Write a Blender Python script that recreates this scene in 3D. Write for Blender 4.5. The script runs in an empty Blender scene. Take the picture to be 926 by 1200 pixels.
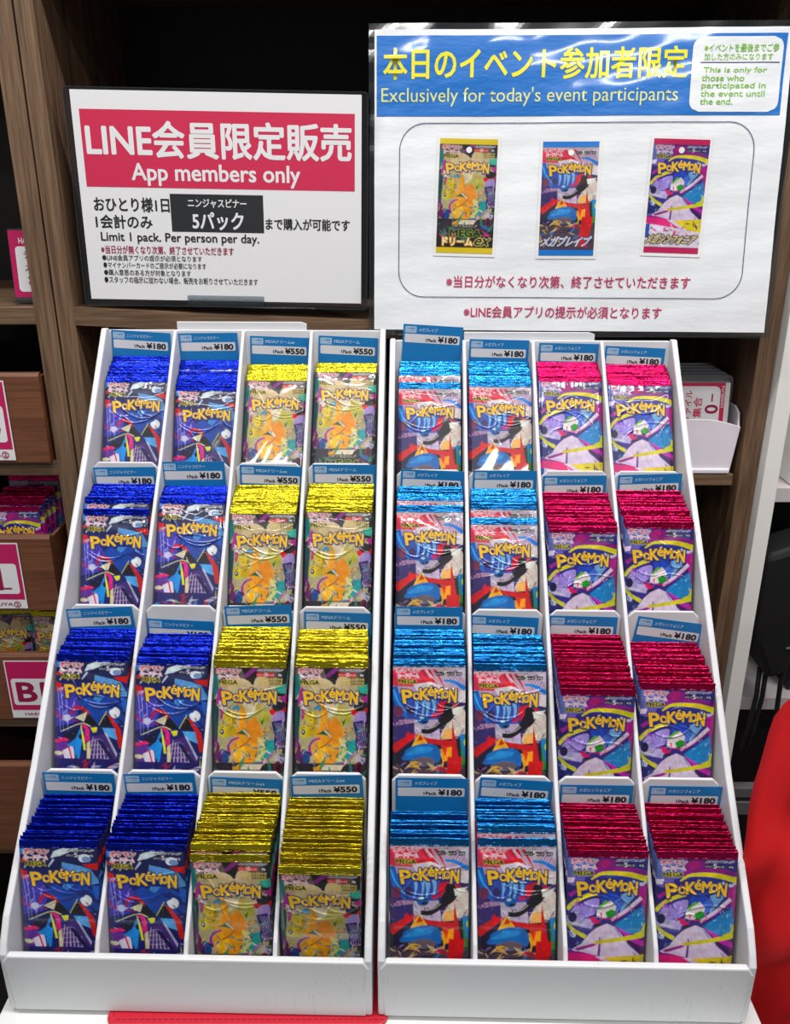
import bpy, math, random
import numpy as np
from math import radians as R

S = bpy.context.scene
COL = S.collection
rng = random.Random(7)

# ---------------------------------------------------------------- camera, world, lights, exposure
cam = bpy.data.objects.new('camera', bpy.data.cameras.new('camera'))
COL.objects.link(cam)
cam.location = (0, 0, .635)
cam.rotation_euler = (R(90 - 20.95), 0, 0)
cam.data.sensor_fit = 'VERTICAL'
cam.data.sensor_height = 36.0
cam.data.lens = 30.0
cam.data.clip_start = .02
S.camera = cam

W = bpy.data.worlds.new('shop_air')
S.world = W
W.use_nodes = True
W.node_tree.nodes['Background'].inputs[0].default_value = (.93, .96, 1.0, 1)
W.node_tree.nodes['Background'].inputs[1].default_value = .13

def area(name, loc, rot, sx, sy, power, col=(1, .98, .95)):
    l = bpy.data.lights.new(name, 'AREA')
    l.shape = 'RECTANGLE'
    l.size = sx
    l.size_y = sy
    l.energy = power
    l.color = col
    o = bpy.data.objects.new(name, l)
    o.location = loc
    o.rotation_euler = rot
    COL.objects.link(o)
    return o
# rows of ceiling tubes of the shop, all about 1.9 m above the table
for i, (x, y, p) in enumerate([(-.8, .40, 11), (.12, .40, 11.5), (1.0, .40, 11),
                               (-.8, -.62, 4.5), (.12, -.62, 4.5), (1.0, -.62, 4.5),
                               (-.45, -1.45, 6.5), (.55, -1.45, 6.5)]):
    area('ceiling_tube_light', (x, y, 1.95), (0, 0, 0), .62, .10 if y > -1 else .06, p)

S.view_settings.view_transform = 'Standard'
S.view_settings.look = 'None'
S.view_settings.gamma = 1
S.view_settings.use_curve_mapping = False
S.view_settings.exposure = 0.28

# ---------------------------------------------------------------- helpers
def lin(c):
    c = np.asarray(c, float) / 255.0
    return np.where(c <= .04045, c / 12.92, ((c + .055) / 1.055) ** 2.4)

def rgba(c):
    return tuple(float(x) for x in lin(c)) + (1.0,)

def mat(name, col, rough=.5, metal=0, coat=0, coat_rough=.05, spec=.5, bump=None, alpha=None):
    m = bpy.data.materials.new(name)
    m.use_nodes = True
    nt = m.node_tree
    b = nt.nodes['Principled BSDF']
    b.inputs['Base Color'].default_value = rgba(col)
    b.inputs['Roughness'].default_value = rough
    b.inputs['Metallic'].default_value = metal
    b.inputs['Coat Weight'].default_value = coat
    b.inputs['Coat Roughness'].default_value = coat_rough
    b.inputs['Specular IOR Level'].default_value = spec
    if bump:
        scale, strength, dist = bump[:3]
        tc = nt.nodes.new('ShaderNodeTexCoord')
        mp = nt.nodes.new('ShaderNodeMapping')
        mp.inputs['Scale'].default_value = bump[3] if len(bump) > 3 else (1, 1, 1)
        n = nt.nodes.new('ShaderNodeTexNoise')
        n.inputs['Scale'].default_value = scale
        n.inputs['Detail'].default_value = 3
        bp = nt.nodes.new('ShaderNodeBump')
        bp.inputs['Strength'].default_value = strength
        bp.inputs['Distance'].default_value = dist
        nt.links.new(tc.outputs['Object'], mp.inputs[0])
        nt.links.new(mp.outputs[0], n.inputs['Vector'])
        nt.links.new(n.outputs[0], bp.inputs['Height'])
        nt.links.new(bp.outputs[0], b.inputs['Normal'])
    if alpha is not None:
        b.inputs['Alpha'].default_value = alpha
    return m

def wood(name, dark, mid, light, axis='Z', rough=.5):
    m = mat(name, mid, rough)
    nt = m.node_tree
    b = nt.nodes['Principled BSDF']
    tc = nt.nodes.new('ShaderNodeTexCoord')
    mp = nt.nodes.new('ShaderNodeMapping')
    sc = {'Z': (150, 60, 4), 'X': (4, 60, 150)}[axis]
    mp.inputs['Scale'].default_value = sc
    n = nt.nodes.new('ShaderNodeTexNoise')
    n.inputs['Scale'].default_value = 1.0
    n.inputs['Detail'].default_value = 6
    n.inputs['Roughness'].default_value = .65
    mp2 = nt.nodes.new('ShaderNodeMapping')
    mp2.inputs['Scale'].default_value = tuple(v * 5 for v in sc)
    n2 = nt.nodes.new('ShaderNodeTexNoise')
    n2.inputs['Scale'].default_value = 1.0
    n2.inputs['Detail'].default_value = 4
    mix = nt.nodes.new('ShaderNodeMath')
    mix.operation = 'MULTIPLY_ADD'
    mix.inputs[1].default_value = .45
    ad = nt.nodes.new('ShaderNodeMath')
    ad.operation = 'MULTIPLY'
    ad.inputs[1].default_value = .55
    cr = nt.nodes.new('ShaderNodeValToRGB')
    e = cr.color_ramp.elements
    e[0].position = .32
    e[0].color = rgba(dark)
    e[1].position = .68
    e[1].color = rgba(light)
    k = cr.color_ramp.elements.new(.5)
    k.color = rgba(mid)
    L = nt.links.new
    L(tc.outputs['Object'], mp.inputs[0])
    L(tc.outputs['Object'], mp2.inputs[0])
    L(mp.outputs[0], n.inputs['Vector'])
    L(mp2.outputs[0], n2.inputs['Vector'])
    L(n.outputs[0], ad.inputs[0])
    L(n2.outputs[0], mix.inputs[0])
    L(ad.outputs[0], mix.inputs[2])
    L(mix.outputs[0], cr.inputs[0])
    L(cr.outputs[0], b.inputs['Base Color'])
    bp = nt.nodes.new('ShaderNodeBump')
    bp.inputs['Strength'].default_value = .25
    bp.inputs['Distance'].default_value = .0006
    L(mix.outputs[0], bp.inputs['Height'])
    L(bp.outputs[0], b.inputs['Normal'])
    return m

def clear(name, tint=(235, 238, 240), gloss=.12, rough=.05):
    """thin clear plastic: mostly see-through with a glossy skin"""
    m = bpy.data.materials.new(name)
    m.use_nodes = True
    nt = m.node_tree
    nt.nodes.remove(nt.nodes['Principled BSDF'])
    out = nt.nodes['Material Output']
    t = nt.nodes.new('ShaderNodeBsdfTransparent')
    t.inputs[0].default_value = rgba(tint)
    g = nt.nodes.new('ShaderNodeBsdfGlossy')
    g.inputs['Roughness'].default_value = rough
    mx = nt.nodes.new('ShaderNodeMixShader')
    mx.inputs[0].default_value = gloss
    nt.links.new(t.outputs[0], mx.inputs[1])
    nt.links.new(g.outputs[0], mx.inputs[2])
    nt.links.new(mx.outputs[0], out.inputs[0])
    return m

class MB:
    """collects geometry in millimetres; build() links it as ONE mesh object"""
    def __init__(s):
        s.v = []
        s.f = []
        s.m = []
    def add(s, verts, faces, mi=0):
        o = len(s.v)
        s.v.extend(verts)
        for f in faces:
            s.f.append(tuple(i + o for i in f))
            s.m.append(mi)
    def box(s, x0, x1, y0, y1, z0, z1, mi=0):
        s.prism([(x0, z0), (x1, z0), (x1, z1), (x0, z1)], y0, y1, mi)
    def prism(s, pts, y0, y1, mi=0):          # outline in XZ, thickness along Y
        n = len(pts)
        v = [(x, y0, z) for x, z in pts] + [(x, y1, z) for x, z in pts]
        f = [tuple(range(n)), tuple(range(2 * n - 1, n - 1, -1))]
        f += [(i, i + n, (i + 1) % n + n, (i + 1) % n) for i in range(n)]
        s.add(v, f, mi)
    def prismx(s, pts, x0, x1, mi=0):         # outline in YZ, thickness along X
        n = len(pts)
        v = [(x0, y, z) for y, z in pts] + [(x1, y, z) for y, z in pts]
        f = [tuple(range(n)), tuple(range(2 * n - 1, n - 1, -1))]
        f += [(i, i + n, (i + 1) % n + n, (i + 1) % n) for i in range(n)]
        s.add(v, f, mi)
    def grid(s, P, mi=0, flip=False):         # P[j][i] = (x,y,z)
        nj, ni = len(P), len(P[0])
        v = [p for row in P for p in row]
        f = []
        for j in range(nj - 1):
            for i in range(ni - 1):
                q = (j * ni + i, j * ni + i + 1, (j + 1) * ni + i + 1, (j + 1) * ni + i)
                f.append(q[::-1] if flip else q)
        s.add(v, f, mi)
    def tube(s, pts, r, mi=0, n=10):
        pts = [np.array(p, float) for p in pts]
        rings = []
        for k, p in enumerate(pts):
            d = pts[min(k + 1, len(pts) - 1)] - pts[max(k - 1, 0)]
            d /= np.linalg.norm(d)
            a = np.cross(d, (0.3, 1, .1))
            a /= np.linalg.norm(a)
            b = np.cross(d, a)
            rr = r[k] if isinstance(r, (list, tuple)) else r
            rings.append([tuple(p + rr * (math.cos(t) * a + math.sin(t) * b)) for t in np.linspace(0, 2 * math.pi, n, endpoint=False)])
        o = [v for g in rings for v in g]
        f = []
        for k in range(len(pts) - 1):
            for i in range(n):
                f.append((k * n + i, k * n + (i + 1) % n, (k + 1) * n + (i + 1) % n, (k + 1) * n + i))
        f.append(tuple(range(n))[::-1])
        f.append(tuple((len(pts) - 1) * n + i for i in range(n)))
        s.add(o, f, mi)
    def build(s, name, mats, parent=None, bevel=0, smooth=False, recalc=True, solid=0):
        me = bpy.data.meshes.new(name)
        me.from_pydata([(x * .001, y * .001, z * .001) for x, y, z in s.v], [], s.f)
        for m in (mats if isinstance(mats, (list, tuple)) else [mats]):
            me.materials.append(m)
        me.polygons.foreach_set('material_index', s.m)
        if recalc:
            import bmesh
            bm = bmesh.new()
            bm.from_mesh(me)
            bmesh.ops.recalc_face_normals(bm, faces=bm.faces)
            bm.to_mesh(me)
            bm.free()
        if smooth:
            me.polygons.foreach_set('use_smooth', [True] * len(me.polygons))
        me.update()
        o = bpy.data.objects.new(name, me)
        COL.objects.link(o)
        if parent:
            o.parent = parent
        if solid:
            md = o.modifiers.new('thickness', 'SOLIDIFY')
            md.thickness = solid * .001
            md.offset = 0
        if bevel:
            md = o.modifiers.new('soft_edge', 'BEVEL')
            md.width = bevel * .001
            md.segments = 2
            md.limit_method = 'ANGLE'
            md.angle_limit = R(40)
        return o

def tag(o, label=None, cat=None, group=None, kind=None):
    if label: o['label'] = label
    if cat: o['category'] = cat
    if group: o['group'] = group
    if kind: o['kind'] = kind
    return o

def empty(name, loc=(0, 0, 0), rot=(0, 0, 0)):
    o = bpy.data.objects.new(name, None)
    o.empty_display_size = .02
    o.location = tuple(c * .001 for c in loc)
    o.rotation_euler = rot
    COL.objects.link(o)
    return o

# ---- lettering: glyph outlines of the built-in font, scaled into the box they fill
_tc = {}
def glyphs(s, bold=.0):
    k = (s, bold)
    if k not in _tc:
        cu = bpy.data.curves.new('lettering', 'FONT')
        cu.body = s
        cu.size = 1
        cu.offset = bold
        cu.resolution_u = 3
        ob = bpy.data.objects.new('lettering', cu)
        me = bpy.data.meshes.new_from_object(ob)
        me.calc_loop_triangles()
        v = np.array([tuple(p.co)[:2] for p in me.vertices])
        t = [tuple(q.vertices) for q in me.loop_triangles]
        bpy.data.meshes.remove(me)
        bpy.data.objects.remove(ob)
        bpy.data.curves.remove(cu)
        lo, hi = v.min(0), v.max(0)
        v = (v - lo) / np.maximum(hi - lo, 1e-6)
        v[:, 1] = 1 - v[:, 1]
        _tc[k] = (v, t)
    return _tc[k]

class Sheet(MB):
    """printed matter: u right, v down in mm on a surface; layers sit a hair proud of it"""
    def __init__(s, H, wave=None):
        super().__init__()
        s.H = H
        s.wave = wave or (lambda u, v: 0)
    def P(s, u, v, off):
        return (u, -s.wave(u, v) - off, s.H - v)
    def rect(s, u0, v0, u1, v1, off, mi, step=1e9):
        ni = max(1, int((u1 - u0) / step)); nj = max(1, int((v1 - v0) / step))
        s.grid([[s.P(u0 + (u1 - u0) * i / ni, v0 + (v1 - v0) * j / nj, off) for i in range(ni + 1)] for j in range(nj + 1)], mi, True)
    def rr_pts(s, u0, v0, u1, v1, r, n=8, sub=1):
        pts = []
        for cx, cy, a in ((u1 - r, v0 + r, -90), (u1 - r, v1 - r, 0), (u0 + r, v1 - r, 90), (u0 + r, v0 + r, 180)):
            for k in range(n + 1):
                t = R(a + 90 * k / n)
                pts.append((cx + r * math.cos(t), cy + r * math.sin(t)))
        if sub > 1:
            q = []
            for i, p in enumerate(pts):
                e = pts[(i + 1) % len(pts)]
                L = math.hypot(e[0] - p[0], e[1] - p[1])
                m = max(1, int(L / sub))
                q += [(p[0] + (e[0] - p[0]) * k / m, p[1] + (e[1] - p[1]) * k / m) for k in range(m)]
            pts = q
        return pts
    def rrect(s, u0, v0, u1, v1, r, off, mi):
        pts = s.rr_pts(u0, v0, u1, v1, r)
        s.add([s.P(u, v, off) for u, v in pts], [tuple(range(len(pts)))], mi)
    def ring(s, u0, v0, u1, v1, r, w, off, mi, sub=8):
        a = s.rr_pts(u0, v0, u1, v1, r, sub=sub)
        c = ((u0 + u1) / 2, (v0 + v1) / 2)
        n = len(a)
        b = []
        for i in range(n):
            p, q = a[i - 1], a[(i + 1) % n]
            dx, dy = q[0] - p[0], q[1] - p[1]
            L = math.hypot(dx, dy) or 1
            b.append((a[i][0] - dy / L * w, a[i][1] + dx / L * w))
        s.add([s.P(u, v, off) for u, v in a + b], [(i, (i + 1) % n, (i + 1) % n + n, i + n) for i in range(n)], mi)
    def text(s, t, u0, v0, u1, v1, off, mi, bold=.012, rot=0):
        g, tr = glyphs(t)
        hb = (v1 - v0 if not rot else u1 - u0) * bold
        for k in range(7 if hb > .02 else 1):
            dx, dy = (0, 0) if k == 0 else (hb * math.cos(k * 1.0472), hb * math.sin(k * 1.0472))
            s._stamp(g, tr, u0 + dx, v0 + dy, u1 + dx, v1 + dy, off + k * .004, mi, rot)
    def _stamp(s, g, tr, u0, v0, u1, v1, off, mi, rot):
        out = []
        for x, y in g:
            if rot == 90:   # reads upwards
                u, v = u0 + (u1 - u0) * y, v1 - (v1 - v0) * x
            else:
                u, v = u0 + (u1 - u0) * x, v0 + (v1 - v0) * y
            out.append(s.P(u, v, off))
        s.add(out, tr, mi)

# ---------------------------------------------------------------- materials
M = {}
M['wood_post'] = wood('walnut_post', (62, 45, 34), (114, 88, 66), (152, 122, 96), 'Z')
M['wood_shelf'] = wood('walnut_shelf', (64, 47, 36), (110, 85, 64), (146, 117, 92), 'X')
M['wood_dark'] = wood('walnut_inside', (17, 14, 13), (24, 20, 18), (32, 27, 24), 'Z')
M['wood_box'] = wood('woodgrain_card', (82, 46, 30), (116, 70, 46), (136, 86, 60), 'X')
M['card'] = mat('white_board', (218, 219, 223), .45, bump=(60, .08, .001))
M['lip'] = mat('white_board_front', (218, 219, 223), .45, bump=(60, .08, .001))
M['table'] = mat('white_laminate', (225, 228, 226), .35)
M['mat_red'] = mat('red_leather', (190, 20, 45), .42, bump=(500, .3, .0005))
M['stitch'] = mat('red_thread', (150, 10, 32), .7)
M['paper'] = mat('white_paper', (240, 240, 242), .5, coat=.25)
M['film_paper'] = mat('laminated_white', (236, 239, 243), .35, coat=1, coat_rough=.08, bump=(55, .2, .002, (1, 1, 2.6)))
M['film_blue'] = mat('laminated_blue', (8, 112, 200), .35, coat=1, coat_rough=.08, bump=(55, .3, .002, (1, 1, 2.6)))
M['film_yellow'] = mat('laminated_yellow', (240, 232, 40), .4, coat=1, coat_rough=.1)
M['film_pale'] = mat('laminated_pale_yellow', (222, 228, 150), .4, coat=.5, coat_rough=.1)
M['film_green'] = mat('laminated_green', (128, 190, 60), .4)
M['film_pink'] = mat('laminated_magenta', (190, 50, 98), .4)
M['film_navy'] = mat('laminated_navy', (28, 46, 100), .4)
M['film'] = clear('clear_film', (228, 232, 236), .10, .1)
M['case'] = clear('clear_vinyl_case', (205, 200, 205), .10, .12)
M['acrylic'] = clear('clear_acrylic', (215, 222, 226), .16, .03)
M['red_print'] = mat('crimson_print', (214, 42, 84), .5, coat=.25)
M['black_print'] = mat('black_print', (28, 30, 34), .5)
M['grey_print'] = mat('charcoal_print', (38, 42, 46), .5, coat=.2)
M['white_print'] = mat('white_print', (240, 240, 242), .5)
M['tag_blue'] = mat('price_tag_blue', (16, 120, 188), .4, coat=.2)
M['tag_white'] = mat('price_tag_white', (216, 216, 222), .45)
M['tag_pale'] = mat('price_tag_pale', (196, 220, 240), .45)
M['label_pink'] = mat('magenta_label', (200, 26, 98), .35, coat=.4)
M['label_crimson'] = mat('crimson_lettering', (160, 22, 74), .4)
M['plastic'] = mat('white_plastic', (232, 226, 234), .4, spec=.4)
M['plastic'].node_tree.nodes['Principled BSDF'].inputs['Subsurface Weight'].default_value = .15
M['plastic'].node_tree.nodes['Principled BSDF'].inputs['Subsurface Radius'].default_value = (.006, .005, .006)
M['sleeve'] = clear('clear_sleeve', (232, 235, 236), .22, .18)
M['inner_grey'] = mat('grey_stock', (232, 232, 232), .6)
M['post_white'] = mat('white_steel', (244, 244, 240), .4)
M['shelf_pinkish'] = mat('white_melamine', (214, 206, 208), .5)
M['dark_wall'] = mat('dark_back_panel', (24, 14, 20), .7)
M['black_cloth'] = mat('black_nylon', (14, 14, 18), .6, bump=(400, .3, .0005))
M['navy_box'] = mat('dark_indigo_board', (34, 32, 50), .6)
M['grey_metal'] = mat('grey_metal', (120, 118, 122), .4, .3)
M['red_cloth'] = mat('red_cloth', (214, 8, 16), .75, bump=(900, .25, .0004))
M['black_plastic'] = mat('black_plastic', (18, 20, 24), .4)

# scuffs rubbed into the front lip of the display
def scuff(m):
    nt = m.node_tree
    b = nt.nodes['Principled BSDF']
    tc = nt.nodes.new('ShaderNodeTexCoord')
    mp = nt.nodes.new('ShaderNodeMapping')
    mp.inputs['Scale'].default_value = (260, 60, 60)
    n = nt.nodes.new('ShaderNodeTexNoise')
    n.inputs['Scale'].default_value = 1
    n.inputs['Detail'].default_value = 5
    cr = nt.nodes.new('ShaderNodeValToRGB')
    cr.color_ramp.elements[0].position = .56
    cr.color_ramp.elements[0].color = (0, 0, 0, 1)
    cr.color_ramp.elements[1].position = .74
    cr.color_ramp.elements[1].color = (1, 1, 1, 1)
    n2 = nt.nodes.new('ShaderNodeTexNoise')
    n2.inputs['Scale'].default_value = 14
    cr2 = nt.nodes.new('ShaderNodeValToRGB')
    cr2.color_ramp.elements[0].position = .52
    cr2.color_ramp.elements[1].position = .66
    mu = nt.nodes.new('ShaderNodeMath')
    mu.operation = 'MULTIPLY'
    mu2 = nt.nodes.new('ShaderNodeMath')
    mu2.operation = 'MULTIPLY'
    mu2.inputs[1].default_value = .45
    mx = nt.nodes.new('ShaderNodeMix')
    mx.data_type = 'RGBA'
    mx.inputs['A'].default_value = rgba((216, 217, 220))
    mx.inputs['B'].default_value = rgba((120, 118, 122))
    L = nt.links.new
    L(tc.outputs['Object'], mp.inputs[0]); L(mp.outputs[0], n.inputs['Vector']); L(n.outputs[0], cr.inputs[0])
    L(tc.outputs['Object'], n2.inputs['Vector']); L(n2.outputs[0], cr2.inputs[0])
    L(cr.outputs[0], mu.inputs[0]); L(cr2.outputs[0], mu.inputs[1]); L(mu.outputs[0], mu2.inputs[0])
    L(mu2.outputs[0], mx.inputs['Factor']); L(mx.outputs['Result'], b.inputs['Base Color'])
scuff(M['lip'])

def attr_mat(name):
    m = mat(name, (128, 128, 128), .34, 0, .9, .04, bump=(70, .05, .0015))
    nt = m.node_tree
    a = nt.nodes.new('ShaderNodeAttribute')
    a.attribute_name = 'print'
    nt.links.new(a.outputs['Color'], nt.nodes['Principled BSDF'].inputs['Base Color'])
    return m
M['wrapper'] = attr_mat('printed_wrapper')
M['picture'] = attr_mat('printed_picture')

def foil(name, col):
    m = mat(name, col, .20, .92, .1, .1)
    nt = m.node_tree
    b = nt.nodes['Principled BSDF']
    tc = nt.nodes.new('ShaderNodeTexCoord')
    oi = nt.nodes.new('ShaderNodeObjectInfo')
    mul = nt.nodes.new('ShaderNodeMath')
    mul.operation = 'MULTIPLY'
    mul.inputs[1].default_value = 13.7
    ad = nt.nodes.new('ShaderNodeVectorMath')
    ad.operation = 'ADD'
    mp = nt.nodes.new('ShaderNodeMapping')
    mp.inputs['Scale'].default_value = (120, 120, 360)
    n = nt.nodes.new('ShaderNodeTexNoise')
    n.inputs['Scale'].default_value = 1
    n.inputs['Detail'].default_value = 2
    bp = nt.nodes.new('ShaderNodeBump')
    bp.inputs['Strength'].default_value = .42
    bp.inputs['Distance'].default_value = .0022
    L = nt.links.new
    L(oi.outputs['Random'], mul.inputs[0])
    L(tc.outputs['Object'], ad.inputs[0])
    L(mul.outputs[0], ad.inputs[1])
    L(ad.outputs[0], mp.inputs[0])
    L(mp.outputs[0], n.inputs['Vector'])
    L(n.outputs[0], bp.inputs['Height'])
    L(bp.outputs[0], b.inputs['Normal'])
    return m
M['foil_blue'] = foil('blue_foil', (8, 34, 180))
M['foil_gold'] = foil('gold_foil', (200, 184, 34))
M['foil_cyan'] = foil('sky_blue_foil', (24, 118, 190))
M['foil_magenta'] = foil('magenta_foil', (200, 12, 88))

# ---------------------------------------------------------------- the setting: bookcase and neighbours
def struct(name, mb, m, bevel=0):
    return tag(mb.build(name, m, bevel=bevel), kind='structure')

b = MB(); b.box(-1600, 1600, -900, 1800, -760, -740)
struct('floor', b, mat('dark_floor', (60, 58, 58), .5))
b = MB(); b.box(-1600, 1600, 1500, 1520, -740, 1500)
struct('wall_back', b, M['dark_wall'])

FY = 965.0      # front plane of the bookcase
BY = 1265.0     # its back
bc = empty('bookcase', (0, FY, -740))
tag(bc, 'tall walnut bookcase bay behind the white stepped displays', 'bookcase')
def case_part(name, x0, x1, y0, y1, z0, z1, m, par=bc, bevel=.8):
    q = MB(); q.box(x0, x1, y0 - FY, y1 - FY, z0 + 740, z1 + 740)
    return q.build(name, m, par, bevel=bevel)
def sag(x):
    return np.interp(x, [-357, -200, -31, 180, 410], [508, 500.5, 493.5, 493.5, 496])
case_part('side_panel', -376.5, -357, FY, BY, -740, 1150, M['wood_post'])
case_part('side_panel', 410, 431, FY, BY, -740, 1150, M['wood_post'])
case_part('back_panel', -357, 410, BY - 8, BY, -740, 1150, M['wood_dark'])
case_part('top_shelf', -357, 410, FY + 2, BY - 8, 850, 869, M['wood_shelf'])
q = MB()
xs = np.linspace(-357, 410, 24)
for j in range(23):
    a, c = xs[j], xs[j + 1]
    za, zc = sag(a), sag(c)
    y0, y1 = 0, BY - FY - 8
    v = [(a, y0, za + 721), (c, y0, zc + 721), (c, y0, zc + 740), (a, y0, za + 740),
         (a, y1, za + 721), (c, y1, zc + 721), (c, y1, zc + 740), (a, y1, za + 740)]
    q.add(v, [(0, 1, 2, 3), (3, 2, 6, 7), (0, 4, 5, 1), (7, 6, 5, 4)])
q.build('middle_shelf', M['wood_shelf'], bc)
case_part('lower_shelf', -357, 405, FY + 4, BY - 8, 298, 312, M['wood_shelf'])

lc = empty('bookcase', (0, FY, -740))
tag(lc, 'left neighbouring walnut bookcase bay that holds the wood-grain drawer boxes', 'bookcase')
case_part('side_panel', -401, -378.5, FY, FY + 14, -740, 1150, M['wood_post'], lc)
case_part('side_panel', -780, -760, FY, BY, -740, 1150, M['wood_post'], lc)
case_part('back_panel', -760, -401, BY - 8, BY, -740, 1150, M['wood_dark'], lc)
case_part('top_shelf', -760, -401, FY + 2, BY - 8, 850, 869, M['wood_shelf'], lc)
case_part('middle_shelf', -760, -401, FY, BY - 8, 489.5, 509, M['wood_shelf'], lc)
case_part('lower_shelf', -760, -401, FY, BY - 8, 312, 330, M['wood_shelf'], lc)
case_part('lower_shelf', -760, -401, FY + 45, BY - 8, 128, 141, M['wood_shelf'], lc)
case_part('lower_shelf', -760, -401, FY - 12, BY - 8, -34, -15, M['wood_shelf'], lc)
case_part('lower_shelf', -760, -401, FY - 12, BY - 8, -246, -228, M['wood_shelf'], lc)

# white shelving unit on the right
wu = empty('white_shelf_unit', (431, 950, -740))
tag(wu, 'white shelving unit to the right of the walnut bookcase, cut by the frame', 'shelf unit')
def wp(name, x0, x1, y0, y1, z0, z1, m=None, bevel=.8):
    q = MB(); q.box(x0 - 431, x1 - 431, y0 - 950, y1 - 950, z0 + 740, z1 + 740)
    return q.build(name, m or M['post_white'], wu, bevel=bevel)
wp('upright', 432.5, 451, 950, 1290, -740, 1150)
wp('upright', 1150, 1170, 950, 1290, -740, 1150)
wp('back_panel', 451, 1150, 1282, 1290, -740, 1150, M['dark_wall'])
wp('shelf', 451, 1150, 992, 1282, 268, 287, M['shelf_pinkish'])
wp('shelf', 451, 1150, 992, 1282, -34, -15, M['shelf_pinkish'])
wp('rail', 451, 1150, 985, 1000, -176, -160, M['grey_metal'])
wp('rail', 451, 1150, 985, 1000, -206, -184, M['grey_metal'])

# table under the displays with the red mat
t = empty('display_table', (0, 460, -745))
tag(t, 'white laminate table that carries both stepped card displays', 'table')
q = MB(); q.box(-327, 300, 0, 478, 700, 740); q.build('table_top', M['table'], t, bevel=1.5)
for x in (-310, 250):
    for y in (20, 430):
        q = MB(); q.box(x, x + 32, y, y + 32, 5, 700); q.build('leg', M['table'], t)
mt = empty('counter_mat', (0, 498, -5))
tag(mt, 'red leatherette mat with stitched edge under the left white display', 'mat')
q = Sheet(0)
pts = q.rr_pts(-236, 0, -6, 330, 9)
q.add([(x, y, 0) for x, y in pts] + [(x, y, 3.6) for x, y in pts],
      [tuple(range(len(pts))), tuple(range(len(pts), 2 * len(pts)))] + [(i, (i + 1) % len(pts), (i + 1) % len(pts) + len(pts), i + len(pts)) for i in range(len(pts))])
q.build('pad', M['mat_red'], mt, bevel=1)
q = MB()
for k in range(45):
    x = -228 + k * 4.9
    q.box(x, x + 3.4, 4.5, 5.3, 3.5, 4.0)
for k in range(60):
    q.box(-231.5, -230.7, 8 + k * 4.9, 11.4 + k * 4.9, 3.5, 4.0)
q.build('stitching', M['stitch'], mt)

# ---------------------------------------------------------------- the two stepped card displays
PZ = {0: [61, 159.5, 268.7, 376.7, 491], 1: [61, 158.5, 267.5, 370.5, 481]}
PY = {0: [511, 611, 711, 811, 911], 1: [505, 605, 705, 805, 905]}
XC = {0: -168.5, 1: 136.0}
YAW = .022          # both displays are turned a touch to the right
PITCH = 72.0
BASE = -1.0
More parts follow.
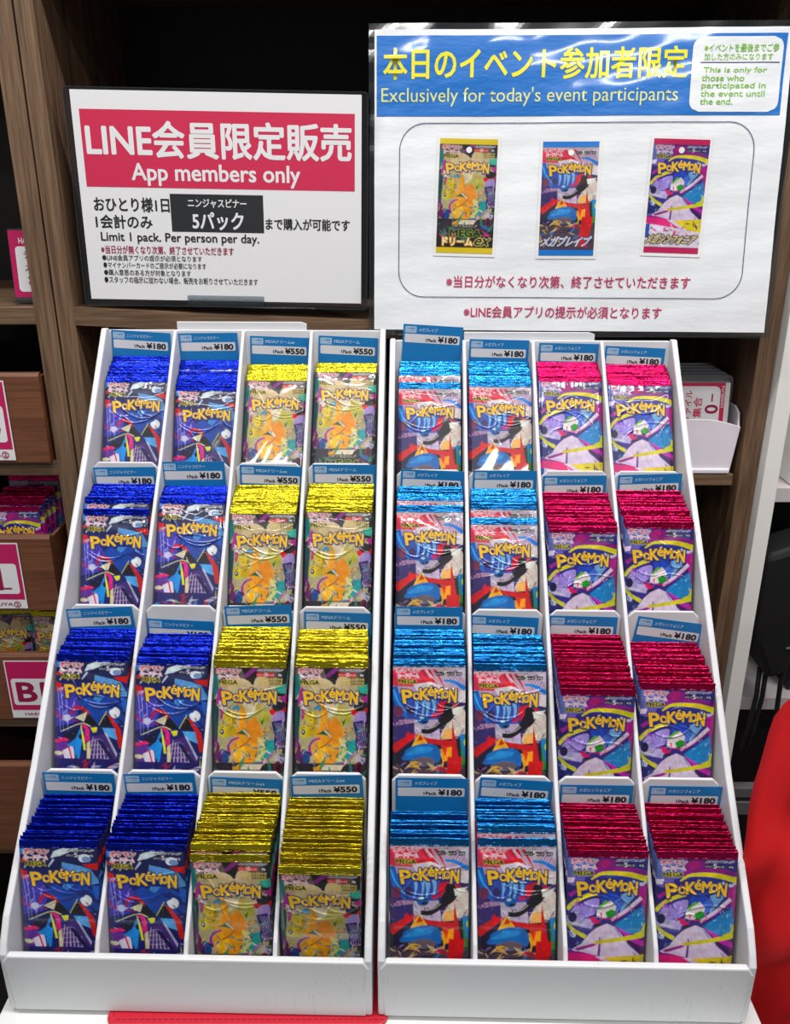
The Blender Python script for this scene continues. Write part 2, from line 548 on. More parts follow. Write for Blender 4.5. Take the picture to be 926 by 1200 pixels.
# one row per stack (tier, column): packs, spacing, lift of first and last, lean of first and last, x of first and last
STK={
(1,0):(5,5.93,-44.3,-26.8,27.6,29.6,-0.3,-0.3,-0.3,-0.3,818.5),
(1,1):(6,5.63,-54.5,-32.9,25.5,27.5,0.3,-0.3,0.3,-0.3,818.5),
(1,2):(3,7.04,-38.8,-29.0,32.6,34.6,0.3,-0.3,0.0,-0.3,818.5),
(1,3):(2,7.21,-26.4,-22.1,36.3,38.3,0.3,0.3,0.2,0.2,818.5),
(1,4):(5,6.09,-44.1,-25.3,27.3,29.3,0.1,0.3,0.0,0.3,812.5),
(1,5):(6,5.15,-41.9,-26.1,26.6,28.6,0.3,0.3,0.3,0.3,812.5),
(1,6):(5,5.25,-35.0,-23.4,29.0,31.0,0.3,0.3,0.3,0.3,812.5),
(1,7):(5,5.34,-38.7,-26.3,28.8,30.8,0.3,0.3,0.3,0.3,812.5),
(2,0):(7,4.76,-47.1,-30.9,25.3,27.3,-0.3,-0.3,-0.3,-0.3,718.5),
(2,1):(6,4.13,-33.5,-28.3,29.2,31.2,0.3,-0.3,0.3,-0.3,718.5),
(2,2):(8,4.28,-44.5,-31.6,24.6,26.6,-0.3,-0.3,-0.3,-0.3,718.5),
(2,3):(8,4.23,-41.9,-29.7,24.7,26.7,0.3,0.3,0.3,0.3,718.5),
(2,4):(7,4.37,-39.8,-29.1,26.4,28.4,-0.1,0.3,0.0,0.3,712.5),
(2,5):(7,4.99,-52.5,-32.9,24.6,26.6,-0.3,0.3,-0.0,0.3,712.5),
(2,6):(12,3.84,-60.1,-41.8,16.8,20.8,0.3,0.3,0.3,0.3,712.5),
(2,7):(11,3.93,-55.1,-38.0,18.1,22.1,0.3,0.3,0.3,0.3,712.5),
(3,0):(9,3.85,-40.2,-32.0,22.2,26.2,0.3,-0.3,0.3,-0.3,618.5),
(3,1):(9,3.77,-42.9,-36.3,22.5,26.5,0.3,-0.3,0.3,-0.3,618.5),
(3,2):(12,3.60,-42.5,-32.4,18.0,22.0,0.3,-0.3,0.2,-0.3,618.5),
(3,3):(11,3.67,-42.4,-33.0,19.3,23.3,0.3,-0.3,0.3,-0.3,618.5),
(3,4):(10,3.80,-40.2,-30.3,20.5,24.5,-0.3,-0.3,-0.3,-0.1,612.5),
(3,5):(9,3.97,-44.2,-33.6,21.7,25.7,-0.3,0.3,-0.3,0.1,612.5),
(3,6):(18,3.35,-59.7,-41.8,10.0,14.0,0.3,0.3,0.3,0.3,612.5),
(3,7):(14,3.50,-57.6,-45.6,15.2,19.2,0.3,0.3,0.3,0.3,612.5),
(4,0):(14,3.30,-55.6,-49.4,13.7,17.7,-0.3,-0.3,-0.3,-0.3,523.5),
(4,1):(15,3.26,-55.5,-49.3,12.5,16.5,-0.2,-0.3,0.0,-0.3,523.5),
(4,2):(18,3.21,-58.4,-48.0,8.4,12.4,-0.3,-0.3,-0.3,-0.3,523.5),
(4,3):(20,3.12,-55.9,-49.0,1.0,8.0,0.3,-0.3,0.3,-0.1,523.5),
(4,4):(8,3.49,-49.5,-47.4,15.0,18.0,-0.3,-0.3,-0.3,-0.3,517.5),
(4,5):(11,3.48,-51.8,-45.2,17.4,21.4,-0.3,-0.3,-0.3,-0.3,517.5),
(4,6):(15,3.22,-55.6,-51.5,12.7,16.7,-0.3,0.3,-0.1,0.3,517.5),
(4,7):(15,3.23,-55.5,-50.6,12.6,16.6,-0.3,0.3,-0.3,0.3,517.5),
}
TAGT={
(1,0):(-269.4,-0.6,-3.3),
(1,1):(-198.4,-2.0,0.8),
(1,2):(-122.1,-5.8,-2.0),
(1,3):(-49.2,-5.5,-2.5),
(1,4):(40.5,16.5,-3.2),
(1,5):(110.3,2.0,-1.1),
(1,6):(183.9,-1.7,-0.8),
(1,7):(253.8,-5.3,-2.5),
(2,0):(-270.9,-4.8,0.8),
(2,1):(-201.4,1.5,0.8),
(2,2):(-123.3,-2.5,-1.6),
(2,3):(-50.5,-0.7,0.0),
(2,4):(37.6,0.0,-2.1),
(2,5):(109.0,0.3,0.0),
(2,6):(178.6,-4.6,0.8),
(2,7):(252.7,-2.6,2.1),
(3,0):(-277.3,-2.3,3.2),
(3,1):(-201.4,-14.4,-2.5),
(3,2):(-127.7,1.7,2.4),
(3,3):(-53.3,-4.8,-1.3),
(3,4):(31.4,2.9,0.0),
(3,5):(102.2,-6.2,-2.2),
(3,6):(174.9,-5.3,-1.1),
(3,7):(256.5,-8.6,-7.5),
(4,0):(-276.1,-2.3,-0.8),
(4,1):(-205.7,-1.7,1.8),
(4,2):(-129.3,-5.3,-1.9),
(4,3):(-59.8,-1.4,2.4),
(4,4):(32.0,-2.2,0.0),
(4,5):(105.1,-2.4,-3.2),
(4,6):(174.5,-6.9,0.0),
(4,7):(251.1,-6.9,0.0),
}

def display(bx, label):
    x0 = XC[bx]
    y0 = PY[bx][0]
    root = empty('stepped_display', (x0, y0 - 3, BASE), (0, 0, -YAW))
    tag(root, label, 'display')
    pz = [z - BASE for z in PZ[bx]]
    py = [y - y0 + 3 for y in PY[bx]]
    W2 = 2 * PITCH + 3
    # outer walls and dividers follow the stair line
    def prof(up, front):
        pts = [(front, 0), (py[4] + 3, 0), (py[4] + 3, pz[4] + up * .4), (py[4] - 6, pz[4] + up * .6)]
        for k in (3, 2, 1):
            pts.append((py[k] - 2, pz[k] + up))
        pts += [(front + 16, pz[0] + up + 16), (front + 5, pz[0] + 6), (front, pz[0] - 3)]
        return pts
    for sgn in (-1, 1):
        q = MB(); q.prismx(prof(6, 1), sgn * W2 - 3, sgn * W2 + 3)
        q.build('side_wall', M['card'], root, bevel=1.6)
    for k in (-1, 0, 1):
        q = MB(); q.prismx(prof(1.5, 5), k * PITCH - 1.9, k * PITCH + 1.9)
        q.build('divider', M['card'], root, bevel=1.4)
    q = MB()
    w = W2 + 1
    zt = pz[0] - 3
    q.prism([(-w + 3, 0), (w - 3, 0), (w, zt - 7), (w - 5, zt), (-w + 5, zt), (-w, zt - 7)], 0, 6)
    q.build('front_lip', M['lip'], root, bevel=1.5)
    q = MB(); q.box(-W2, W2, 5, py[4], 0, 2.5); q.build('base_panel', M['card'], root)
    q = MB(); q.prism([(-W2, 0), (W2, 0), (W2, pz[4] - 3), (W2 - 4, pz[4] + 1), (-W2 + 4, pz[4] + 1), (-W2, pz[4] - 3)], py[4], py[4] + 3.5)
    q.build('back_panel', M['card'], root, bevel=.8)
    q = MB(); q.prism([(-72, pz[4] - 40), (66, pz[4] - 40), (66, pz[4] + 7), (60, pz[4] + 9), (-72, pz[4] + 9)], py[4] + 4, py[4] + 7)
    q.build('back_tab', M['card'], root, bevel=.6)
    for t_ in (1, 2, 3):
        for k in range(4):
            cx = (k - 1.5) * PITCH
            h = PITCH / 2 - 3
            q = MB()
            q.prism([(cx - h, 0), (cx + h, 0), (cx + h, pz[t_] - 6), (cx + h - 6, pz[t_]), (cx - h + 6, pz[t_]), (cx - h, pz[t_] - 6)], py[t_], py[t_] + 3)
            q.build('step_panel', M['card'], root, bevel=.9)
    # a sloped resting floor in every compartment
    for r in (1, 2, 3, 4):
        i = 4 - r
        for k in range(4):
            n, sp, l1, l2 = STK[(r, bx * 4 + k)][:4]
            fy = STK[(r, bx * 4 + k)][10] - y0 + 3
            cx = (k - 1.5) * PITCH
            ya, yb = py[i] + (10 if i == 0 else 3.5), py[i + 1] - .5
            sl = (l2 - l1) / max(sp * (n - 1), 8)
            za = pz[i] + l1 + sl * (ya - fy) - 4
            zb = pz[i] + l2 + sl * (yb - (fy + sp * (n - 1))) - 4
            zb = min(zb, pz[i] + l2 + 4)
            za = max(za, 2.6); zb = max(zb, 2.6)
            q = MB(); q.prismx([(ya, za), (yb, zb), (yb, zb - 1.5), (ya, za - 1.5)], cx - 32.5, cx + 32.5)
            q.build('compartment_floor', M['card'], root)
    return root

# ---------------------------------------------------------------- printed wrapper art (abstract shapes, colours of the print)
PS = 5.0                                  # canvas samples per mm
PW, PH = 63.0, 132.0
def smooth_path(pts, n=10):
    p = np.array(pts, float)
    p = np.vstack([2 * p[0] - p[1], p, 2 * p[-1] - p[-2]])
    out = []
    for i in range(1, len(p) - 2):
        for k in range(n):
            t = k / n
            out.append(.5 * (2 * p[i] + (p[i + 1] - p[i - 1]) * t + (2 * p[i - 1] - 5 * p[i] + 4 * p[i + 1] - p[i + 2]) * t * t
                             + (-p[i - 1] + 3 * p[i] - 3 * p[i + 1] + p[i + 2]) * t ** 3))
    out.append(p[-2])
    return np.array(out)

class Canvas:
    def __init__(s, base, ox, oy, sx, sy=None):
        s.h, s.w = int(PH * PS), int(PW * PS)
        s.a = np.empty((s.h, s.w, 3))
        s.a[:] = base
        s.t = (ox, oy, sx, sy or sx)
    def X(s, pts):
        ox, oy, sx, sy = s.t
        return [((x - ox) / sx * PS, (y - oy) / sy * PS) for x, y in pts]
    def win(s, x0, y0, x1, y1):
        return max(0, int(x0)), max(0, int(y0)), min(s.w, int(x1) + 2), min(s.h, int(y1) + 2)
    def put(s, x0, y0, mask, col, al=1.0):
        h, w = mask.shape
        v = s.a[y0:y0 + h, x0:x0 + w]
        m = (mask * al)[..., None]
        v[:] = v * (1 - m) + np.array(col, float) * m
    def poly(s, pts, col, al=1.0, raw=False):
        p = np.array(pts if raw else s.X(pts))
        x0, y0, x1, y1 = s.win(p[:, 0].min(), p[:, 1].min(), p[:, 0].max(), p[:, 1].max())
        if x1 <= x0 or y1 <= y0: return
        yy, xx = np.mgrid[y0:y1, x0:x1] + .5
        ins = np.zeros(xx.shape, bool)
        for i in range(len(p)):
            ax, ay = p[i - 1]; bx, by = p[i]
            if ay == by: continue
            c = (ay > yy) != (by > yy)
            ins ^= c & (xx < (bx - ax) * (yy - ay) / (by - ay) + ax)
        s.put(x0, y0, ins.astype(float), col, al)
    def blob(s, pts, col, al=1.0):
        q = list(pts) + [pts[0], pts[1]]
        s.poly([tuple(k) for k in smooth_path(q)], col, al)
    def ell(s, cx, cy, rx, ry, col, rot=0, al=1.0):
        c, d = math.cos(R(rot)), math.sin(R(rot))
        s.poly([(cx + rx * math.cos(a) * c - ry * math.sin(a) * d, cy + rx * math.cos(a) * d + ry * math.sin(a) * c)
                for a in np.linspace(0, 2 * math.pi, 40, endpoint=False)], col, al)
    def stroke(s, pts, w0, w1, col, al=1.0, straight=False, taper=False):
        p = np.array(pts, float) if straight else smooth_path(pts)
        n = len(p)
        d = np.gradient(p, axis=0)
        d /= np.linalg.norm(d, axis=1)[:, None] + 1e-9
        k = np.linspace(0, 1, n)
        w = (w0 + (w1 - w0) * k) / 2
        if taper: w = w * np.sin(np.pi * np.clip(k, .03, .97)) ** .6
        nn = np.stack([-d[:, 1], d[:, 0]], 1) * w[:, None]
        s.poly([tuple(q) for q in np.vstack([p + nn, (p - nn)[::-1]])], col, al)
    def glyph_mask(s, txt, u0, v0, u1, v1, bold, shear=0):
        g, tr = glyphs(txt)
        q = np.stack([u0 + (u1 - u0) * (g[:, 0] + shear * (g[:, 1] - .5)), v0 + (v1 - v0) * g[:, 1]], 1) * PS
        mk = np.zeros((s.h, s.w))
        for t in tr:
            a, b_, c = q[list(t)]
            x0, y0, x1, y1 = s.win(min(a[0], b_[0], c[0]), min(a[1], b_[1], c[1]), max(a[0], b_[0], c[0]), max(a[1], b_[1], c[1]))
            if x1 <= x0 or y1 <= y0: continue
            yy, xx = np.mgrid[y0:y1, x0:x1] + .5
            def e(p, r): return (r[0] - p[0]) * (yy - p[1]) - (r[1] - p[1]) * (xx - p[0])
            e1, e2, e3 = e(a, b_), e(b_, c), e(c, a)
            m = ((e1 >= 0) & (e2 >= 0) & (e3 >= 0)) | ((e1 <= 0) & (e2 <= 0) & (e3 <= 0))
            mk[y0:y1, x0:x1] = np.maximum(mk[y0:y1, x0:x1], m)
        rb = bold * (v1 - v0) * PS
        return s.grow(mk, rb) if rb > .6 else mk
    def grow(s, mk, r):
        o = mk.copy()
        k = int(math.ceil(r))
        for dy in range(-k, k + 1):
            for dx in range(-k, k + 1):
                if dx * dx + dy * dy <= r * r and (dx or dy):
                    o = np.maximum(o, np.roll(np.roll(mk, dy, 0), dx, 1))
        return o
    def text(s, txt, u0, v0, u1, v1, col, bold=.02, edge=None, ew=.5, shear=0):
        m = s.glyph_mask(txt, u0, v0, u1, v1, bold, shear)
        if edge is not None:
            s.put(0, 0, s.grow(m, ew * PS), edge)
        s.put(0, 0, m, col)
    def logo(s, u0, v0, u1, v1, yellow=(246, 206, 36), dark=(20, 58, 128)):
        L = [('P', .0, .22, .18, 1.0, .20), ('o', .195, .37, .325, .79, .1), ('K', .325, .12, .49, .80, .10), ('é', .47, 0, .585, .55, .05),
             ('M', .60, .09, .745, .69, .0), ('o', .735, .22, .86, .69, -.05), ('N', .865, .16, 1.0, .92, -.08)]
        w, h = u1 - u0, v1 - v0
        ms = [s.glyph_mask(ch, u0 + a * w, v0 + b_ * h, u0 + c * w, v0 + d * h, .05, sh) for ch, a, b_, c, d, sh in L]
        tot = np.maximum.reduce(ms)
        o = s.grow(tot, .9 * PS)
        o = np.maximum(o, np.roll(np.roll(o, 3, 0), 2, 1))
        s.put(0, 0, o, dark)
        for m in ms:
            s.put(0, 0, s.grow(m, .4 * PS), dark)
            s.put(0, 0, m, yellow)
    def shards(s, seed, n, area_, cols, size, al=.8):
        r = random.Random(seed)
        for _ in range(n):
            x, y = r.uniform(area_[0], area_[2]) * PS, r.uniform(area_[1], area_[3]) * PS
            a = r.uniform(0, 6.28); L = r.uniform(.5, 1) * size * PS; w = L * r.uniform(.08, .3)
            c, d = math.cos(a), math.sin(a)
            s.poly([(x - L * c, y - L * d), (x - w * d, y + w * c), (x + L * c, y + L * d), (x + w * d, y - w * c)], r.choice(cols), al, True)
    def header(s, pill, pillcol, n, x5='×5'):
        s.text('ポケモン', 3.0, 7.4, 23.5, 12.0, (184, 26, 70), .045, (240, 222, 228), .45)
        s.text('カードゲーム', 4.4, 13.0, 22.4, 16.8, (190, 36, 80), .04, (240, 222, 228), .45)
        s.text('MEGA', 5.0, 18.0, 21.0, 21.6, (12, 12, 10), .06, (206, 194, 110), .5)
        s.text('拡張パック' if n == '5' else 'ハイクラスパック', 38.5, 7.6, 60, 9.9, (40, 40, 48), .03, (205, 205, 212), .35, -.12)
        if pill:
            s.poly([(37.5 * PS, 11.2 * PS), (53 * PS, 11.2 * PS), (53 * PS, 14.6 * PS), (37.5 * PS, 14.6 * PS)], pillcol, 1, True)
            s.poly([(55 * PS, 11.2 * PS), (60.3 * PS, 11.2 * PS), (60.3 * PS, 14.6 * PS), (55 * PS, 14.6 * PS)], (24, 24, 34), 1, True)
        s.text('1パック', 38.3, 12.2, 43.6, 13.9, (240, 240, 240), .03)
        s.text(n, 44.2, 10.9, 47.0, 14.4, (255, 255, 255), .05)
        s.text('枚入り', 47.4, 12.2, 52.4, 13.9, (240, 240, 240), .03)
        s.text(x5, 56, 12.0, 59.4, 13.9, (240, 240, 240), .03)
    def bands(s, col, edge=(30, 30, 50)):
        for v0, v1 in ((0, 6.4), (125.5, 132)):
            s.poly([(0, v0 * PS), (s.w, v0 * PS), (s.w, v1 * PS), (0, v1 * PS)], col, 1, True)
        for v0, v1 in ((6.4, 6.9), (125, 125.5)):
            s.poly([(0, v0 * PS), (s.w, v0 * PS), (s.w, v1 * PS), (0, v1 * PS)], edge, 1, True)

def art_blue():
    c = Canvas((26, 34, 112), 70, 155, 11.27, 10.8)
    P, B, E_, K = c.poly, c.blob, c.ell, c.stroke
    P([(60, 210), (800, 210), (800, 420), (60, 420)], (24, 34, 92))
    for a in ((90, 360, 140, 260), (190, 410, 260, 300), (250, 400, 300, 340), (330, 400, 380, 330), (110, 410, 150, 350)):
        K([(a[0], a[1]), (a[2], a[3])], 10, 22, (205, 212, 232), .9, True)
    P([(380, 258), (470, 226), (640, 222), (560, 250), (440, 300), (350, 320)], (222, 226, 236))
    P([(60, 225), (140, 218), (120, 260), (60, 300)], (80, 140, 205))
    E_(660, 318, 56, 36, (222, 226, 234)); E_(680, 328, 44, 26, (130, 150, 190))
    P([(640, 372), (790, 362), (790, 436), (690, 402)], (206, 46, 46))
    P([(60, 328), (165, 338), (60, 366)], (206, 66, 46))
    P([(455, 355), (640, 392), (720, 420), (800, 560), (640, 560), (450, 470)], (112, 160, 208))
    P([(300, 610), (390, 560), (450, 590), (462, 552), (640, 560), (800, 660), (790, 810), (500, 840), (400, 730)], (36, 82, 168))
    P([(400, 560), (450, 590), (462, 556), (560, 560), (500, 620)], (92, 146, 206))
    P([(640, 600), (800, 700), (800, 760), (560, 640)], (24, 52, 128))
    P([(60, 470), (230, 480), (330, 640), (260, 820), (60, 860)], (84, 72, 176))
    P([(60, 420), (130, 440), (150, 520), (60, 520)], (208, 44, 52))
    c.shards(3, 26, (1, 30, 18, 62), [(186, 178, 226), (62, 62, 176), (140, 150, 222), (228, 220, 240)], 4)
    for x in (90, 120, 165):
        K([(x, 480), (x + 20, 640), (x + 40, 900)], 16, 5, (168, 172, 224), .8)
    K([(236, 745), (262, 678), (340, 676), (410, 735)], 24, 34, (192, 48, 44))
    K([(60, 700), (120, 760), (300, 800)], 20, 6, (196, 50, 70))
    P([(268, 768), (392, 708), (364, 806)], (222, 216, 188))
    P([(362, 796), (412, 728), (508, 838), (400, 852)], (16, 16, 30))
    P([(512, 834), (584, 706), (655, 834), (580, 862)], (16, 16, 30))
    K([(510, 836), (584, 704)], 8, 8, (220, 222, 120), 1, True)
    K([(130, 905), (330, 824), (430, 850)], 7, 9, (226, 224, 160))
    B([(608, 706), (668, 662), (716, 700), (700, 754), (650, 766)], (228, 230, 236))
    P([(640, 716), (770, 860), (740, 800)], (22, 30, 84))
    P([(540, 860), (680, 868), (716, 985), (590, 940)], (112, 176, 228))
    P([(590, 735), (640, 760), (730, 880), (762, 1060), (716, 1060), (668, 870)], (206, 60, 48))
    P([(720, 560), (790, 590), (790, 720), (750, 700)], (60, 110, 190))
    P([(160, 928), (330, 850), (268, 985), (176, 985)], (20, 22, 60))
    B([(70, 985), (160, 962), (216, 985), (150, 1000), (80, 1016)], (222, 64, 122))
    P([(60, 1010), (210, 1000), (230, 1190), (60, 1190)], (112, 62, 156))
    P([(150, 1090), (260, 1030), (280, 1190), (190, 1190)], (222, 214, 232))
    E_(110, 1112, 50, 20, (224, 218, 196)); E_(190, 770, 38, 34, (206, 206, 226))
    P([(330, 855), (352, 940), (338, 1050), (318, 1190), (286, 1190), (276, 1056), (196, 1036), (282, 968)], (62, 152, 218))
    E_(332, 950, 20, 28, (22, 28, 78))
    K([(345, 836), (392, 880), (398, 1000)], 26, 52, (224, 44, 142))
    K([(330, 836), (352, 940), (376, 1080)], 10, 26, (228, 222, 70))
    K([(402, 850), (440, 930), (436, 1060)], 10, 30, (26, 54, 146))
    P([(426, 862), (497, 858), (488, 900), (455, 912)], (226, 222, 92))
    P([(440, 950), (560, 920), (720, 1190), (410, 1190)], (84, 54, 128))
    for k in range(7):
        K([(455 + k * 24, 950 + k * 18), (420 + k * 40, 1190)], 6, 9, (206, 198, 214), .9, True)
    for k in range(5):
        K([(430 - k * 3, 990 + k * 44), (520 + k * 34, 970 + k * 46)], 5, 5, (206, 198, 214), .8, True)
    P([(500, 985), (540, 985), (690, 1190), (640, 1190)], (24, 26, 78))
    P([(560, 900), (590, 920), (700, 1110), (690, 1140)], (222, 220, 232), .8)
    P([(395, 1010), (425, 990), (430, 1190), (398, 1190)], (224, 216, 178))
    P([(205, 1046), (220, 1040), (262, 1190), (246, 1190)], (208, 44, 52))
    P([(60, 1160), (800, 1160), (800, 1700), (60, 1700)], (40, 36, 112))
    c.shards(5, 60, (0, 94, 63, 117), [(62, 152, 218), (206, 60, 48), (222, 214, 232), (20, 22, 60), (222, 64, 122), (226, 222, 92)], 7)
    c.shards(6, 46, (0, 52, 63, 92), [(228, 226, 238), (28, 40, 120), (62, 152, 218), (120, 60, 150)], 2.2, .8)
    mottle(c, 1)
    c.bands((20, 44, 190))
    c.header(False, None, '5')
    c.logo(9, 24.5, 56, 39)
    return c

def art_gold():
    c = Canvas((190, 180, 148), 15, 127, 13.97, 10.3)
    P, B, E_, K = c.poly, c.blob, c.ell, c.stroke
    P([(0, 100), (900, 100), (900, 350), (0, 350)], (112, 100, 96))
    P([(0, 500), (60, 480), (40, 1100), (0, 1100)], (40, 30, 50)); P([(850, 500), (900, 480), (900, 1100), (840, 1100), (870, 760)], (46, 36, 66))
    P([(340, 165), (570, 165), (560, 220), (500, 350), (430, 350), (380, 250)], (40, 32, 36))
    P([(375, 268), (540, 170), (600, 175), (420, 290)], (138, 62, 136))
    P([(830, 165), (900, 165), (900, 420), (800, 350)], (44, 38, 44))
    P([(0, 270), (110, 262), (70, 420), (0, 520)], (58, 132, 130))
    P([(70, 400), (150, 345), (110, 500), (40, 560)], (172, 72, 152))
    E_(290, 360, 190, 70, (206, 188, 158)); E_(600, 340, 90, 70, (206, 190, 156))
    P([(770, 360), (890, 340), (900, 440), (780, 420)], (92, 178, 160))
    P([(770, 418), (890, 430), (890, 462), (770, 450)], (28, 24, 30))
    P([(800, 470), (900, 440), (900, 520)], (178, 62, 142))
    B([(0, 540), (80, 560), (70, 760), (60, 900), (0, 920)], (34, 88, 92))
    P([(90, 520), (150, 510), (130, 660), (100, 680)], (172, 66, 140))
    P([(80, 500), (180, 520), (170, 600), (100, 570)], (226, 216, 222))
    E_(560, 640, 120, 110, (196, 188, 124)); E_(430, 580, 100, 70, (222, 214, 184))
    for x, y, rx, ry, cc in ((205, 650, 74, 56, (222, 202, 92)), (150, 780, 76, 64, (212, 200, 84)), (232, 770, 60, 60, (200, 178, 60)), (270, 690, 30, 40, (180, 150, 50))):
        E_(x, y, rx, ry, cc)
    c.shards(11, 42, (5, 40, 20, 62), [(44, 46, 40), (230, 220, 140), (84, 120, 60), (150, 120, 30), (226, 222, 200)], 2.6)
    E_(120, 790, 22, 26, (32, 62, 120)); E_(118, 786, 10, 12, (226, 226, 230))
    B([(700, 585), (770, 560), (790, 600), (730, 630)], (206, 58, 42)); B([(830, 570), (890, 560), (890, 600), (840, 610)], (196, 52, 44))
    E_(800, 545, 70, 46, (36, 28, 34)); E_(780, 530, 16, 16, (214, 178, 60))
    B([(760, 610), (860, 590), (880, 680), (800, 720), (740, 680)], (168, 150, 202))
    P([(720, 690), (850, 670), (900, 930), (740, 960), (760, 820)], (52, 46, 112))
    for k in range(5):
        K([(760 + k * 24, 700), (800 + k * 18, 800), (770 + k * 34, 930)], 6, 3, (196, 184, 222), .9)
    P([(620, 690), (640, 600), (690, 620), (680, 700)], (196, 190, 62))
    P([(570, 650), (600, 690), (640, 650), (610, 730)], (54, 118, 66))
    # amber swirl, a plain comet shape
    K([(262, 590), (330, 560), (376, 640), (352, 760), (300, 840)], 74, 92, (226, 168, 44))
    K([(250, 580), (300, 556), (330, 590)], 30, 44, (92, 158, 196))
    B([(230, 930), (300, 850), (430, 800), (560, 830), (600, 930), (540, 1050), (400, 1090), (280, 1050)], (232, 174, 48))
    B([(420, 700), (520, 650), (590, 730), (600, 850), (500, 900), (430, 820)], (226, 158, 46))
    B([(250, 960), (330, 900), (420, 960), (380, 1040), (290, 1030)], (244, 200, 84))
    K([(330, 930), (400, 900), (480, 840)], 20, 14, (196, 120, 34))
    B([(560, 840), (640, 860), (650, 960), (600, 1060), (520, 1060), (560, 960)], (214, 212, 150))
    K([(440, 640), (490, 590), (548, 510)], 24, 12, (238, 234, 212))
    K([(600, 790), (680, 760), (700, 730)], 40, 18, (222, 176, 110))
    P([(276, 812), (400, 756), (440, 820), (330, 806)], (36, 112, 78))
    K([(380, 770), (460, 830)], 22, 14, (226, 222, 206), 1, True)
    K([(220, 1010), (196, 930), (240, 870), (330, 842)], 34, 16, (168, 62, 150))
    B([(640, 870), (750, 856), (740, 1000), (640, 1050), (590, 1030), (660, 960)], (70, 166, 164))
    K([(560, 1090), (660, 1050), (760, 960)], 26, 10, (198, 92, 172))
    B([(20, 820), (80, 900), (130, 1000), (150, 1080), (60, 1060), (15, 960)], (112, 42, 116))
    B([(110, 950), (190, 970), (200, 1060), (130, 1070)], (40, 92, 152))
    E_(820, 1030, 60, 50, (206, 190, 200)); c.shards(13, 40, (42, 60, 63, 78), [(230, 226, 230), (120, 62, 130), (92, 176, 170), (206, 150, 190), (40, 36, 70)], 3.2)
    P([(0, 1075), (900, 1075), (900, 1330), (0, 1330)], (52, 46, 60))
    P([(300, 1085), (620, 1085), (580, 1140), (330, 1140)], (224, 216, 196))
    B([(250, 1040), (330, 1080), (350, 1150), (260, 1160)], (226, 170, 50))
    c.shards(12, 70, (0, 75, 63, 92), [(60, 130, 190), (224, 196, 60), (30, 26, 40), (180, 60, 140), (236, 232, 226), (80, 160, 120)], 4)
    E_(800, 1110, 50, 56, (40, 20, 40)); E_(800, 1110, 50, 56, (168, 36, 92), 0, .6); E_(806, 1112, 28, 34, (30, 16, 30))
    P([(0, 1320), (900, 1320), (900, 1700), (0, 1700)], (38, 36, 42))
    c.shards(14, 26, (0, 92, 63, 117), [(60, 130, 190), (220, 90, 150), (80, 150, 130), (24, 22, 28)], 9)
    c.text('ハイクラスパック', 17, 98.5, 44, 102.4, (230, 226, 210), .03, (24, 22, 22), .7, -.1)
    c.text('MEGA', 15, 104.5, 49, 112.5, (28, 34, 28), .05, (150, 168, 96), .8)
    c.text('ドリーム', 7, 114, 40, 123, (246, 236, 200), .06, (206, 150, 40), .9)
    c.text('ex', 43, 114.5, 59, 122.5, (24, 24, 24), .05, (226, 216, 150), .8, -.2)
    mottle(c, 2)
    c.bands((226, 206, 34), (60, 54, 30))
    c.header(True, (206, 40, 58), '10', 's')
    for v in (15.6, 18.2, 20.6):
        c.text('デッキにメガシンカ' if v < 20 else 'イラストも豪華', 40, v, 60, v + 1.9, (110, 84, 30), .03, (222, 206, 140), .35)
    c.logo(8, 25, 54.5, 40)
    return c

